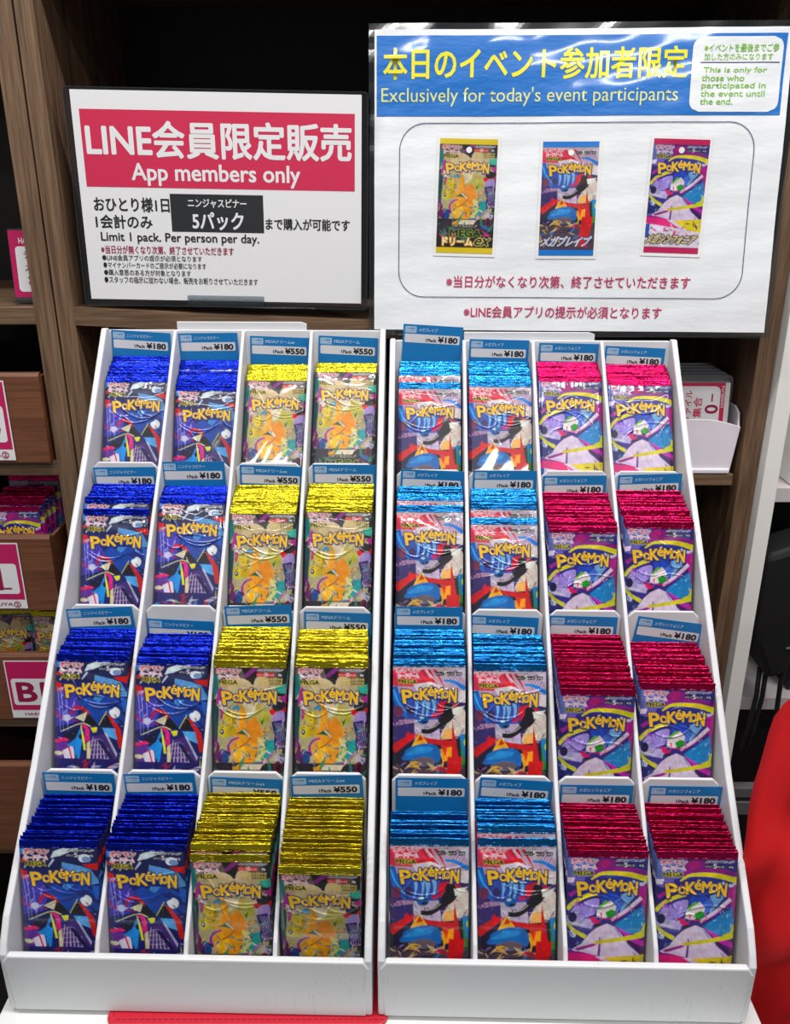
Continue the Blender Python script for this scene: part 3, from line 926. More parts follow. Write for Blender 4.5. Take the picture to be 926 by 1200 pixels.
def art_cyan():
    c = Canvas((66, 56, 118), 55, 67, 10.63, 11.7)
    P, B, E_, K = c.poly, c.blob, c.ell, c.stroke
    P([(50, 120), (740, 120), (740, 420), (50, 420)], (196, 176, 192))
    P([(50, 180), (340, 180), (420, 290), (250, 350), (50, 345)], (216, 78, 104))
    P([(230, 300), (420, 262), (470, 300), (300, 330)], (206, 44, 62))
    for x in (330, 385, 440):
        K([(x, 175), (x + 40, 250), (x + 100, 370)], 30, 6, (206, 30, 66), 1, True)
    K([(360, 180), (500, 350)], 8, 4, (236, 226, 232), 1, True)
    for k in range(9):
        K([(560 + k * 20, 260 + (k % 3) * 18), (640 + k * 16, 180)], 5, 7, (52, 44, 76), .85, True)
    K([(525, 285), (620, 300), (725, 372)], 22, 44, (56, 142, 214))
    P([(640, 170), (740, 170), (740, 330), (690, 250)], (206, 200, 214))
    P([(240, 330), (400, 300), (560, 370), (740, 395), (740, 520), (300, 430)], (230, 220, 226))
    K([(50, 360), (90, 470), (150, 620), (280, 690)], 96, 40, (40, 116, 198))
    K([(60, 380), (110, 520), (200, 640)], 22, 10, (110, 190, 234), .9)
    P([(150, 480), (480, 480), (470, 700), (200, 700)], (70, 96, 178))
    for x, w in ((270, 34), (330, 30), (372, 56), (430, 40)):
        K([(x, 480), (x + 8, 560), (x - 6, 660)], w, 10, (150, 196, 234), .95)
    E_(216, 596, 34, 44, (74, 60, 112)); E_(110, 610, 46, 60, (120, 64, 96))
    P([(50, 700), (250, 690), (280, 720), (60, 760)], (196, 160, 190), .9)
    c.shards(21, 40, (0, 52, 24, 82), [(120, 96, 176), (44, 40, 96), (186, 160, 206), (96, 60, 120)], 5)
    P([(250, 700), (470, 690), (500, 900), (260, 900)], (198, 186, 206))
    c.shards(22, 30, (20, 60, 46, 80), [(236, 230, 236), (128, 104, 176), (70, 60, 130)], 4)
    B([(600, 600), (680, 570), (725, 620), (730, 830), (640, 860), (540, 910), (500, 850), (560, 720)], (226, 214, 204))
    c.shards(23, 20, (46, 52, 62, 78), [(242, 236, 230), (190, 160, 140), (150, 130, 150)], 4)
    P([(520, 800), (600, 780), (610, 940), (500, 930)], (238, 186, 130))
    B([(476, 520), (540, 496), (580, 520), (520, 600), (480, 660), (462, 600)], (202, 24, 72))
    B([(540, 520), (640, 520), (660, 560), (600, 690), (520, 750), (470, 740), (520, 610)], (34, 26, 36))
    K([(318, 812), (400, 810), (500, 730), (580, 640)], 46, 62, (34, 28, 38))
    K([(360, 790), (430, 770), (490, 720)], 14, 8, (206, 196, 206), .9)
    P([(598, 566), (725, 548), (650, 632), (610, 640)], (236, 232, 230)); P([(640, 610), (722, 560), (660, 600)], (46, 40, 60))
    P([(600, 520), (670, 535), (620, 560)], (202, 24, 72))
    E_(335, 694, 52, 50, (52, 112, 180)); E_(322, 668, 22, 14, (196, 214, 232)); E_(350, 720, 30, 14, (24, 40, 90))
    E_(435, 650, 26, 28, (206, 60, 110))
    P([(50, 940), (740, 880), (740, 1250), (50, 1250)], (40, 32, 66))
    c.shards(24, 30, (0, 84, 20, 108), [(186, 150, 196), (30, 30, 70), (120, 92, 160)], 4)
    K([(50, 1010), (150, 930), (250, 860)], 92, 52, (206, 24, 60), 1)
    P([(170, 860), (200, 810), (220, 850), (270, 830), (250, 890)], (206, 24, 60))
    K([(266, 866), (400, 912), (640, 950)], 30, 66, (206, 24, 60), 1)
    P([(604, 690), (628, 860), (690, 1250), (592, 1250), (600, 900)], (206, 28, 58))
    P([(225, 985), (270, 880), (310, 830), (390, 960), (320, 950)], (236, 188, 62)); P([(280, 920), (306, 850), (340, 900)], (214, 70, 36))
    P([(490, 1000), (600, 970), (598, 1100), (530, 1130), (500, 1070)], (238, 172, 60)); P([(500, 960), (560, 970), (540, 1080)], (222, 84, 60))
    B([(140, 1110), (180, 1010), (300, 950), (430, 950), (500, 1030), (480, 1130), (400, 1100), (260, 1110)], (48, 122, 188))
    B([(170, 1060), (280, 980), (430, 985), (380, 1030), (250, 1060)], (90, 164, 220), .7)
    B([(220, 1120), (330, 1080), (440, 1110), (420, 1170), (250, 1180)], (120, 108, 118))
    K([(190, 1190), (250, 1140), (320, 1150)], 18, 8, (232, 196, 90)); K([(500, 1040), (520, 1130), (510, 1190)], 10, 14, (236, 200, 84))
    P([(676, 860), (740, 850), (740, 1180), (690, 1200)], (56, 156, 84)); K([(692, 840), (708, 960), (724, 1080)], 40, 26, (58, 150, 216))
    E_(720, 930, 12, 34, (206, 226, 120))
    P([(50, 1190), (740, 1190), (740, 1700), (50, 1700)], (92, 76, 92))
    c.shards(25, 60, (0, 94, 63, 117), [(56, 140, 214), (226, 206, 170), (206, 40, 70), (24, 20, 34), (232, 190, 110)], 7)
    P([(560, 1080), (700, 1080), (640, 1500), (540, 1500)], (206, 28, 58))
    c.text('メガブレイブ', 4, 109.5, 58, 121, (206, 204, 222), .06, (40, 32, 62), 1.1, -.1)
    mottle(c, 3)
    c.bands((44, 140, 214))
    c.header(True, (26, 24, 34), '5')
    c.logo(8.5, 24, 55, 39)
    return c

def art_magenta():
    c = Canvas((64, 54, 142), 65, 121, 11.6, 11.07)
    P, B, E_, K = c.poly, c.blob, c.ell, c.stroke
    P([(60, 185), (340, 185), (300, 370), (60, 400)], (112, 126, 186))
    P([(320, 260), (430, 205), (620, 240), (810, 300), (810, 350), (420, 330), (300, 380)], (146, 32, 138))
    E_(400, 250, 56, 40, (180, 28, 132))
    P([(480, 200), (810, 190), (810, 320), (560, 260)], (62, 60, 142))
    P([(60, 380), (230, 372), (200, 480), (60, 520)], (120, 110, 190)); P([(60, 390), (130, 380), (120, 430), (60, 440)], (228, 222, 238))
    P([(60, 450), (160, 470), (300, 460), (140, 640), (60, 680)], (52, 40, 122))
    P([(430, 350), (810, 380), (810, 480), (680, 560), (420, 520)], (50, 66, 152))
    K([(660, 410), (740, 440), (810, 410)], 26, 34, (206, 206, 232))
    K([(84, 560), (170, 500), (300, 440)], 40, 16, (176, 58, 160))
    K([(70, 700), (130, 620), (240, 560), (360, 520)], 34, 40, (222, 214, 56))
    K([(280, 400), (360, 350), (470, 338), (640, 350), (810, 396)], 18, 56, (226, 216, 52))
    B([(690, 500), (760, 450), (810, 470), (810, 780), (760, 760), (745, 600)], (178, 26, 148))
    B([(120, 680), (260, 600), (360, 590), (330, 720), (230, 770), (110, 770)], (176, 160, 222))
    c.shards(31, 40, (4, 44, 28, 64), [(226, 216, 240), (136, 92, 186), (92, 76, 172), (196, 112, 196)], 4)
    P([(70, 760), (330, 790), (300, 880), (70, 840)], (190, 184, 224)); P([(80, 800), (250, 850), (130, 840)], (236, 232, 242))
    E_(120, 770, 40, 50, (40, 30, 90))
    E_(460, 590, 86, 66, (56, 92, 196)); P([(560, 540), (640, 510), (700, 540), (560, 720)], (142, 186, 226))
    P([(390, 700), (560, 560), (600, 620), (520, 740)], (92, 126, 206))
    P([(510, 840), (770, 640), (800, 860), (690, 930), (600, 905)], (58, 142, 198))
    c.shards(32, 26, (40, 50, 62, 76), [(142, 206, 236), (228, 240, 246), (40, 92, 176)], 2.4)
    K([(470, 800), (600, 720), (750, 576)], 22, 44, (182, 40, 152)); K([(480, 790), (600, 706), (748, 570)], 30, 38, (226, 216, 234))
    # small white and green gem in the middle
    P([(345, 690), (400, 620), (470, 600), (520, 660), (500, 740), (400, 780), (340, 760)], (230, 230, 228))
    P([(360, 660), (420, 600), (460, 610), (400, 650), (370, 690)], (128, 196, 70))
    P([(420, 720), (470, 690), (520, 700), (500, 760), (440, 765)], (74, 164, 62))
    K([(390, 775), (520, 778), (526, 700)], 8, 8, (226, 60, 120))
    P([(272, 752), (330, 770), (392, 828), (350, 846), (300, 816)], (214, 22, 124)); P([(372, 720), (392, 720), (390, 800)], (230, 40, 130))
    P([(330, 830), (400, 820), (340, 890)], (44, 32, 70))
    P([(60, 880), (250, 960), (160, 1080), (60, 1100)], (44, 52, 128)); E_(132, 924, 30, 44, (226, 226, 236))
    c.shards(33, 20, (0, 70, 16, 88), [(80, 130, 190), (32, 30, 90), (150, 170, 216)], 4)
    K([(70, 830), (140, 900), (250, 965)], 26, 42, (214, 208, 52))
    P([(560, 900), (800, 960), (800, 1190), (600, 1190)], (96, 34, 120))
    P([(520, 850), (800, 1010), (800, 1060), (640, 980)], (196, 62, 178)); P([(560, 920), (800, 1110), (800, 1150)], (46, 26, 76)); P([(600, 990), (800, 1170), (760, 1190)], (206, 196, 226))
    P([(120, 1090), (210, 1030), (280, 930), (350, 866), (440, 826), (520, 862), (600, 960), (740, 1190), (380, 1190)], (220, 208, 228))
    P([(376, 950), (392, 1000), (386, 1190), (360, 1190)], (116, 60, 140)); P([(500, 860), (530, 870), (620, 1010), (560, 950)], (176, 150, 200))
    P([(140, 1080), (400, 1000), (330, 1050), (180, 1100)], (156, 44, 140))
    K([(330, 1016), (470, 996), (640, 966), (800, 930)], 30, 50, (216, 208, 52))
    K([(700, 930), (770, 900), (800, 830)], 20, 40, (216, 208, 52))
    P([(60, 1096), (200, 1106), (380, 1150), (420, 1190), (60, 1190)], (150, 28, 140))
    P([(60, 1150), (800, 1150), (800, 1700), (60, 1700)], (222, 214, 228))
    P([(60, 1120), (300, 1130), (520, 1260), (60, 1200)], (214, 52, 132)); P([(420, 1160), (800, 1130), (800, 1300), (620, 1280)], (232, 214, 30))
    P([(60, 1210), (120, 1200), (110, 1390), (60, 1390)], (44, 100, 176))
    c.shards(34, 30, (0, 96, 63, 117), [(120, 60, 140), (236, 232, 242), (214, 52, 132), (60, 40, 96)], 5)
    c.text('メガシンフォニア', 3, 110, 58, 121, (214, 202, 170), .06, (48, 34, 34), 1.0, -.1)
    mottle(c, 4)
    c.bands((196, 24, 104))
    c.header(True, (32, 28, 70), '5')
    c.logo(8, 24.3, 55, 39.5)
    return c

def sstep(x):
    x = np.clip(x, 0, 1)
    return x * x * (3 - 2 * x)

def mottle(c, seed):
    # print texture: soft multi-hued variation of the ink, of several sizes
    r = np.random.RandomState(seed)
    f = np.zeros((c.h, c.w, 3))
    yy, xx = np.mgrid[0:c.h, 0:c.w]
    for cell, amp in ((40, .06), (18, .06), (8, .05)):
        gh, gw = c.h // cell + 3, c.w // cell + 3
        g = r.uniform(-1, 1, (gh, gw, 3)) * np.array([.35, .3, .35]) + r.uniform(-.8, .8, (gh, gw, 1))
        y, x = yy / cell, xx / cell
        yi, xi = y.astype(int), x.astype(int)
        fy, fx = sstep(y - yi)[..., None], sstep(x - xi)[..., None]
        f += amp * ((g[yi, xi] * (1 - fx) + g[yi, xi + 1] * fx) * (1 - fy) + (g[yi + 1, xi] * (1 - fx) + g[yi + 1, xi + 1] * fx) * fy)
    c.a *= 1 + f
ARTS = {'blue': art_blue(), 'gold': art_gold(), 'cyan': art_cyan(), 'magenta': art_magenta()}

def sample(c, u, v, k=1):
    """mean of the canvas around (u, v) in mm"""
    a = lin(np.clip(c.a, 0, 255))
    a = .88 * a ** 1.22                      # ink density
    g = a @ np.array([.21, .72, .07])
    a = np.clip(g[..., None] + 1.18 * (a - g[..., None]), 0, 1)
    acc = np.zeros(u.shape + (3,))
    for dx in range(-k, k + 1):
        for dy in range(-k, k + 1):
            x = np.clip((u * PS + dx).astype(int), 0, c.w - 1)
            y = np.clip((v * PS + dy).astype(int), 0, c.h - 1)
            acc += a[y, x]
    return acc / (2 * k + 1) ** 2

def grid_mesh(name, V, nv, nu, colors, extra_faces, mats, smooth=True):
    """front grid of nv x nu points followed by any extra points; colours per point in attribute 'print'"""
    j, i = np.mgrid[0:nv - 1, 0:nu - 1]
    a = j * nu + i
    quads = np.stack([a, a + nu, a + nu + 1, a + 1], -1).reshape(-1, 4)
    me = bpy.data.meshes.new(name)
    me.from_pydata(V * .001, [], quads.tolist() + extra_faces)
    at = me.attributes.new('print', 'FLOAT_COLOR', 'POINT')
    col = np.ones((len(V), 4), np.float32)
    col[:, :3] = colors
    at.data.foreach_set('color', col.ravel())
    for m in mats: me.materials.append(m)
    if smooth: me.polygons.foreach_set('use_smooth', [True] * len(me.polygons))
    me.update()
    return me

def wrapper_mesh(kind, seed):
    r = np.random.RandomState(seed)
    nu, nv = 130, 240
    u, v = np.meshgrid(np.linspace(0, PW, nu), np.linspace(6.0, PH, nv))
    ph = r.uniform(0, 6.28, 6)
    top = 19 + 3.2 * np.cos((u / PW - .5) * 2 * math.pi * r.uniform(.8, 1.1) + r.uniform(-.5, .5)) + 1.2 * np.sin(u * .21 + ph[0])
    edge = sstep(np.minimum(u, PW - u) / 3.6)
    low = sstep((PH - 4 - v) / 8)
    h = .25 + 1.15 * sstep((v - top + 9) / 11) * edge * low
    for k in range(5):        # tension folds that curl below the seal
        u0 = r.uniform(8, 55); v0 = r.uniform(22, 58); L = r.uniform(7, 17); cur = r.uniform(-.07, .07)
        a = r.uniform(-1.2, 1.2)
        x = (u - u0) * math.cos(a) + (v - v0) * math.sin(a)
        y = -(u - u0) * math.sin(a) + (v - v0) * math.cos(a) - cur * x * x
        h += r.uniform(.4, .85) * np.exp(-(y / r.uniform(.6, .85)) ** 2) * np.exp(-(x / L) ** 4) * edge
    for k in range(2):        # long smile-shaped creases below the logo
        v0 = r.uniform(36, 52); cu = r.uniform(.012, .03) * (1 if k == 0 else r.choice([-1, 1])); u0 = r.uniform(18, 45); sp = r.uniform(14, 24)
        y = v - v0 + cu * (u - u0) ** 2
        h += r.uniform(.6, .9) * np.exp(-(y / .7) ** 2) * edge * np.exp(-((u - u0) / sp) ** 4)
    h += edge * (.10 * np.sin(u * .12 + ph[1]) * np.sin(v * .08 + ph[2]) + .04 * np.sin(u * .3 + v * .15 + ph[3]))
    h += .10 * np.sin(u * .7 + ph[5]) * sstep((20 - v) / 12)
    h = np.minimum(h, 2.15)
    F = np.stack([(u - PW / 2) * 1.022, -h, PH - v], -1).reshape(-1, 3)
    # perimeter, back face .8 mm behind
    per = list(range(nu)) + [j * nu + nu - 1 for j in range(1, nv)] + [(nv - 1) * nu + i for i in range(nu - 2, -1, -1)] + [j * nu for j in range(nv - 2, 0, -1)]
    Bk = F[per].copy()
    Bk[:, 1] = .45
    n0, n = len(F), len(per)
    ex = [[per[i], per[(i + 1) % n], n0 + (i + 1) % n, n0 + i] for i in range(n)]
    ex.append([n0 + i for i in range(n)])
    colr = sample(ARTS[kind], u.ravel(), v.ravel())
    return grid_mesh('wrapper', np.vstack([F, Bk]), nv, nu, np.vstack([colr, colr[per]]), ex, [M['wrapper']])

def seal_mesh(kind, seed):
    r = np.random.RandomState(seed + 50)
    nu, nv = 64, 10
    u, v = np.meshgrid(np.linspace(-.2, PW + .2, nu), np.linspace(0, 7.0, nv))
    bend = r.uniform(-.9, .7)
    y = -.28 + bend * ((7.0 - v) / 7.0) ** 2 + .35 * np.sin(u * .13 + r.uniform(0, 6)) * (7.0 - v) / 7.0 + .28 * np.sin(v * 2.6) * .5
    y += r.normal(0, .12, y.shape)
    F = np.stack([(u - PW / 2) * 1.022, y, PH - v + r.normal(0, .12, y.shape)], -1).reshape(-1, 3)
    per = list(range(nu)) + [j * nu + nu - 1 for j in range(1, nv)] + [(nv - 1) * nu + i for i in range(nu - 2, -1, -1)] + [j * nu for j in range(nv - 2, 0, -1)]
    Bk = F.copy(); Bk[:, 1] += .45
    n0, n = len(F), len(per)
    ex = [[per[i], per[(i + 1) % n], n0 + per[(i + 1) % n], n0 + per[i]] for i in range(n)]
    for j in range(nv - 1):
        for i in range(nu - 1):
            a = n0 + j * nu + i
            ex.append([a, a + 1, a + nu + 1, a + nu])
    return grid_mesh('top_seal', np.vstack([F, Bk]), nv, nu, np.tile(np.array([[.5, .5, .5]]), (2 * n0, 1)), ex, [M['foil_' + kind]])

PROTO = {}
for kd in ('blue', 'gold', 'cyan', 'magenta'):
    for q_ in range(3):
        root = empty('card_pack')
        for nm, me in (('wrapper', wrapper_mesh(kd, q_ * 7 + len(kd) * 31)), ('top_seal', seal_mesh(kd, q_ * 5 + len(kd)))):
            o = bpy.data.objects.new(nm, me)
            COL.objects.link(o)
            o.parent = root
        PROTO[kd, q_] = [root, False]

def place_pack(kind, q, loc, rot, label, group):
    p = PROTO[kind, q]
    if not p[1]:
        o = p[0]
        p[1] = True
    else:
        o = p[0].copy()
        COL.objects.link(o)
        for ch in list(p[0].children):
            c = ch.copy()
            COL.objects.link(c)
            c.parent = o
    o.location = tuple(c * .001 for c in loc)
    o.rotation_euler = rot
    return tag(o, label, 'card pack', group)

display(0, 'white stepped card display on the left, holding blue and gold packs')
display(1, 'white stepped card display on the right, holding sky-blue and magenta packs')

# ---------------------------------------------------------------- packs in the compartments
ORD = ['', 'second', 'third', 'fourth', 'fifth', 'sixth', 'seventh', 'eighth', 'ninth', 'tenth', 'eleventh', 'twelfth', 'thirteenth',
       'fourteenth', 'fifteenth', 'sixteenth', 'seventeenth', 'eighteenth', 'nineteenth', 'twentieth']
TIER = {1: 'top tier', 2: 'upper middle tier', 3: 'lower middle tier', 4: 'bottom tier'}
KIND = ['blue', 'blue', 'gold', 'gold', 'cyan', 'cyan', 'magenta', 'magenta']
CNAME = {'blue': 'blue', 'gold': 'gold', 'cyan': 'sky-blue', 'magenta': 'magenta'}
RAISED = {(1, 4): 9, (2, 0): 7, (2, 4): 10, (2, 5): 12, (4, 5): 7, (4, 2): 5}   # stacks whose front pack sank below the next ones
for (r, k), (n, sp, l1, l2, a1, a2, c1, c2, r1, r2, Y0) in STK.items():
    kd = KIND[k]
    bx = k // 4
    i = 4 - r
    colname = ('left ' if k % 2 == 0 else 'right ') + CNAME[kd] + ' column'
    for j in range(n):
        f = j / max(n - 1, 1)
        y = Y0 + sp * j
        dx = (k % 4 - 1.5) * PITCH + c1 + (c2 - c1) * f
        x = XC[bx] + dx + (y - PY[bx][0]) * YAW
        y -= dx * YAW
        lean = R(a1 + (a2 - a1) * f)
        up = 0 if j in (0, n - 1) else rng.uniform(-1.8, 1.8)     # slid a little along its neighbours
        if j: up += RAISED.get((r, k), 0) * (1 - f)
        y += up * math.sin(lean)
        z = PZ[bx][i] + l1 + (l2 - l1) * f + up * math.cos(lean)
        where = 'foremost' if j == 0 else ('rearmost' if j == n - 1 else ORD[j] + ' from the front')
        lab = '%s foil card pack, %s, %s, %s' % (CNAME[kd], where, TIER[r], colname)
        place_pack(kd, (j + k + r) % 3, (x, y, z), (-lean, R(r1 + (r2 - r1) * f + (rng.uniform(-.2, .2) if j else 0)), -YAW),
                   lab, '%s card packs in the %s' % (CNAME[kd], 'left display' if bx == 0 else 'right display'))

# ---------------------------------------------------------------- price tags
TNAME = {'blue': 'ニンジャスピナー', 'cyan': 'メガブレイブ', 'magenta': 'メガシンフォニア'}
def price_tag(r, k):
    kd = KIND[k]
    bx = k // 4
    i = 5 - r
    xm, dz, tilt = TAGT[(r, k)]
    q = Sheet(0)
    w, h = 63.0, 46.0
    pts = [(-w / 2, 0), (w / 2, 0), (w / 2, -h), (-w / 2, -h)]
    q.prism([(x, z) for x, z in pts], -.35, 0, 0)
    U = lambda u: u - w / 2
    q.rrect(U(2), 2.0, U(14), 8.6, 1, .45, 3)
    q.ring(U(2.5), 2.5, U(13.5), 8.1, .8, .3, .5, 0, 20)
    q.text('日本語版', U(3.4), 3.2, U(12.6), 5.6, .5, 0, .02)
    q.text('JAPANESE', U(3.4), 6.2, U(12.6), 7.5, .5, 0, .02)
    nm = TNAME.get(kd) or ('MEGAドリーム' if (r, k) in ((1, 3), (2, 3), (3, 2), (3, 3)) else 'MEGAドリームex')
    q.text(nm, U(16.5), 3.4, U(16.5 + {4: 22, 8: 27}.get(len(nm), 3.1 * len(nm)) if kd != 'cyan' else 36), 6.9, .45, 3, .015)
    q.rrect(U(2), 9.8, U(w - 3), 18.8, 1.2, .45, 1)
    q.text('1Pack', U(24.5), 14.0, U(35.5), 17.2, .55, 2, .05)
    q.text('¥' + ('550' if kd == 'gold' else '180'), U(37.5), 11.6, U(57.5), 17.4, .55, 2, .07)
    o = q.build('price_tag', [M['tag_blue'], M['tag_white'], M['black_print'], M['tag_pale']], None, recalc=False)
    back = PY[bx][5 - r] - (k % 4 - 1.5) * PITCH * YAW
    o.location = (xm * .001, (back - .7) * .001, (PZ[bx][4 - r + 1] + dz) * .001)
    o.rotation_euler = (R(-.4), R(-tilt), -YAW)
    colname = ('left ' if k % 2 == 0 else 'right ') + CNAME[kd] + ' column'
    tag(o, 'blue price tag marked ¥%s behind the %s packs, %s, %s' % ('550' if kd == 'gold' else '180', CNAME[kd], TIER[r], colname),
        'price tag', 'blue price tags behind the packs')
for r in (1, 2, 3, 4):
    for k in range(8):
        price_tag(r, k)

# ---------------------------------------------------------------- sign in the clear case, on the middle shelf
s1 = empty('shelf_sign', (-188, 972, 507.5), (R(0), R(1.0), 0))
s1.scale = (1.01, 1, 1.0)
tag(s1, 'small white and crimson notice in a clear case, standing on the left of the shelf', 'sign')
q = Sheet(210); q.wave = lambda u, v: 0
q.prism([(0, 0), (297, 0), (297, 210), (0, 210)], 0, .4, 0)
q.rect(7.7, 18, 290, 93.2, .15, 1)
q.text('LINE会員限定販売', 12.5, 28.5, 286, 63.5, .3, 0, .028)
q.text('App members only', 56.3, 69.4, 232.5, 91.0, .3, 0, .022)
q.text('おひとり様1日', 13.4, 103.3, 93.0, 117.6, .3, 2, .022)
q.text('1会計のみ', 13.6, 121.2, 73.6, 134.9, .3, 2, .022)
q.rect(94.3, 98.8, 192.9, 137.3, .15, 3)
q.text('ニンジャスピナー', 113, 103.4, 175, 112.2, .3, 0, .02)
q.text('5パック', 117, 117, 171, 134.6, .3, 0, .028)
q.text('まで購入が可能です', 195, 121.8, 284.5, 133.5, .3, 2, .02)
q.text('Limit 1 pack. Per person per day.', 17.5, 139, 187, 150.6, .3, 2, .02)
q.text('※当日分が無くなり次第、終了させていただきます', 16.2, 152.6, 159.2, 161.2, .3, 4, .015)
q.text('●LINE会員アプリの提示が必須となります', 16.5, 162.4, 124.4, 168.6, .3, 2, .01)
q.text('●マイナンバーカードのご提示が必要になります', 17, 170, 128.5, 176.4, .3, 2, .01)
q.text('●購入意思のある方が対象となります', 17, 177.9, 111.4, 184.2, .3, 2, .01)
q.text('●スタッフの指示に従わない場合、販売をお断りさせていただきます', 16.6, 185.4, 184, 192.4, .3, 2, .01)
q.v = [(x - 148.5, y, z + 7) for x, y, z in q.v]
q.build('notice_sheet', [M['paper'], M['red_print'], M['black_print'], M['grey_print'], M['label_crimson']], s1, recalc=False)
q = Sheet(220)
pts = q.rr_pts(0, 0, 311, 220, 4)
q.add([(u - 155.5, .9, 220 - v) for u, v in pts] + [(u - 155.5, 1.5, 220 - v) for u, v in pts],
      [tuple(range(len(pts))), tuple(range(len(pts), 2 * len(pts)))[::-1]] + [(i, (i + 1) % len(pts), (i + 1) % len(pts) + len(pts), i + len(pts)) for i in range(len(pts))])
q.build('clear_case', M['case'], s1)
q = Sheet(220)
q.ring(-155.5, 0, 155.5, 220, 4, 1.2, .4, 0, 30)
q.build('case_rim', M['acrylic'], s1, recalc=False, solid=.8)
q = MB()
q.prismx([(-9, 1), (14, 1), (14, 3), (4.5, 3), (4.5, 40), (2.5, 40), (2.5, 3), (-1.5, 3), (-1.5, 13), (-3.2, 13), (-3.2, 3), (-9, 3)], -42, 42)
q.build('acrylic_stand', M['acrylic'], s1, bevel=.4)

# ---------------------------------------------------------------- laminated A3 sign leaning on the shelf edge
HS = 309.5
tilt = math.atan2(41.5, 307)
s2 = empty('laminated_sign', (188.3, 943, 480), (-tilt, 0, R(-3)))
s2.scale = (1.01, 1.01, 1.01)
tag(s2, 'large laminated blue and white notice showing three pack pictures, leaning on the shelf', 'sign')
def wv(u, v):
    return (.9 * math.sin(u * .021 + v * .013 + .6) + .55 * math.sin(v * .045 - u * .012 + 1.3) + .22 * math.sin(u * .11 + v * .05)
            + .16 * math.sin(v * .21 + u * .03)) * min(1, 1)
q = Sheet(HS, wv)
q.rect(6, 6, 425, 303.5, 0, 0, 4)
q.rect(8.2, 11.7, 418.5, 87.4, .35, 1, 4)
q.text('本日のイベント参加者限定', 15.4, 23.2, 321.5, 52.2, .7, 2, .022)
q.text("Exclusively for today's event participants", 13.1, 60.0, 314.5, 78.0, .7, 3, .0)
# white bubble laid as a fine patch so that it follows the waves
def bubble(u0, v0, u1, v1, r_, off, mi):
    n = 24
    rows = []
    for j in range(n + 1):
        v = v0 + (v1 - v0) * j / n
        d = min(v - v0, v1 - v)
        ins = r_ - math.sqrt(max(0, r_ * r_ - max(0, r_ - d) ** 2)) if d < r_ else 0
        rows.append([q.P(u0 + ins + (u1 - u0 - 2 * ins) * i / 24, v, off) for i in range(25)])
    q.grid(rows, mi, True)
bubble(326.2, 14.7, 415.5, 84.4, 10, .7, 0)
q.text('※イベントを最後までご参', 337.5, 21.3, 411, 28.8, 1.05, 4, .012)
q.text('加した方のみになります', 337.8, 29.9, 406, 36.4, 1.05, 4, .012)
q.rect(334, 38.0, 413, 38.8, 1.0, 5, 4)
for tx, a in (('This is only for', (338, 42.8, 401, 49.0)), ('those who', (337, 49.9, 379.5, 55.6)), ('participated in', (337.4, 57.0, 401.5, 63.8)),
              ('the event until', (337, 64.4, 401, 70.0)), ('the end.', (337, 71.6, 369.5, 77.6))):
    q.text(tx, a[0], a[1], a[2], a[3], 1.05, 4, .014)
q.ring(32, 93.5, 396.5, 269, 27, .75, .6, 5, 5)
q.text('※当日分がなくなり次第、終了させていただきます', 83.9, 246.2, 342.8, 258.6, .6, 6, .014)
q.text('※LINE会員アプリの提示が必須となります', 103.4, 277.8, 315.2, 290.0, .6, 6, .014)
q.v = [(x - 215.5, y, z) for x, y, z in q.v]
so = q.build('notice_sheet', [M['film_paper'], M['film_blue'], M['film_yellow'], M['film_pale'], M['film_green'], M['film_navy'], M['film_pink']], s2, recalc=False, smooth=True)
q = Sheet(HS, wv)
q.rect(0, 0, 431, HS, -.6, 0, 6)
q.v = [(x - 215.5, y, z) for x, y, z in q.v]
q.build('laminate_film', M['film'], s2, recalc=False, solid=.3)
def pack_picture(kd, uc, vc, w, h, rot):
    nu, nv = 110, 220
    uu, vv = np.meshgrid(np.linspace(-.5, .5, nu), np.linspace(-.5, .5, nv))
    c_, s_ = math.cos(R(rot)), math.sin(R(rot))
    def pos(a, b_, off):
        x = a * c_ - b_ * s_ + uc; y = a * s_ + b_ * c_ + vc
        wvv = np.vectorize(wv)(x, y)
        return np.stack([x - 215.5, -wvv - off, HS - y], -1).reshape(-1, 3)
    F = pos(uu * w, vv * h, .95)
    colr = sample(ARTS[kd], ((uu + .5) * PW).ravel(), ((vv + .5) * PH).ravel())
    b0 = len(F)
    nb = 24
    ub, vb = np.meshgrid(np.linspace(-.5, .5, nb), np.linspace(-.5, .5, nb))
    Bd = pos(ub * (w + 6), vb * (h + 7), .6)
    ex = []
    for j in range(nb - 1):
        for i in range(nb - 1):
            a = b0 + j * nb + i
            ex.append([a, a + nb, a + nb + 1, a + 1])
    ch = [pos(np.array([[3.0 * math.cos(t) + .5]]), np.array([[3.0 * math.sin(t) - h * .405]]), 1.3)[0] for t in np.linspace(0, 6.28, 24, endpoint=False)]
    k0 = b0 + len(Bd)
    ex.append([k0 + i for i in range(24)][::-1])
    V = np.vstack([F, Bd, np.array(ch)])
    me = grid_mesh('pack_picture', V, nv, nu, np.vstack([colr, np.full((len(Bd) + 24, 3), .84)]), ex, [M['picture']])
    o = bpy.data.objects.new('pack_picture', me)
    COL.objects.link(o)
    o.parent = s2
    o['label'] = {'gold': 'picture of the gold pack', 'cyan': 'picture of the sky-blue pack', 'magenta': 'picture of the magenta pack'}[kd]
pack_picture('gold', 103.3, 166, 60, 114, 1.3)
pack_picture('cyan', 209.8, 168.6, 57.5, 113, 0)
pack_picture('magenta', 321, 166.2, 57, 112, 1.5)

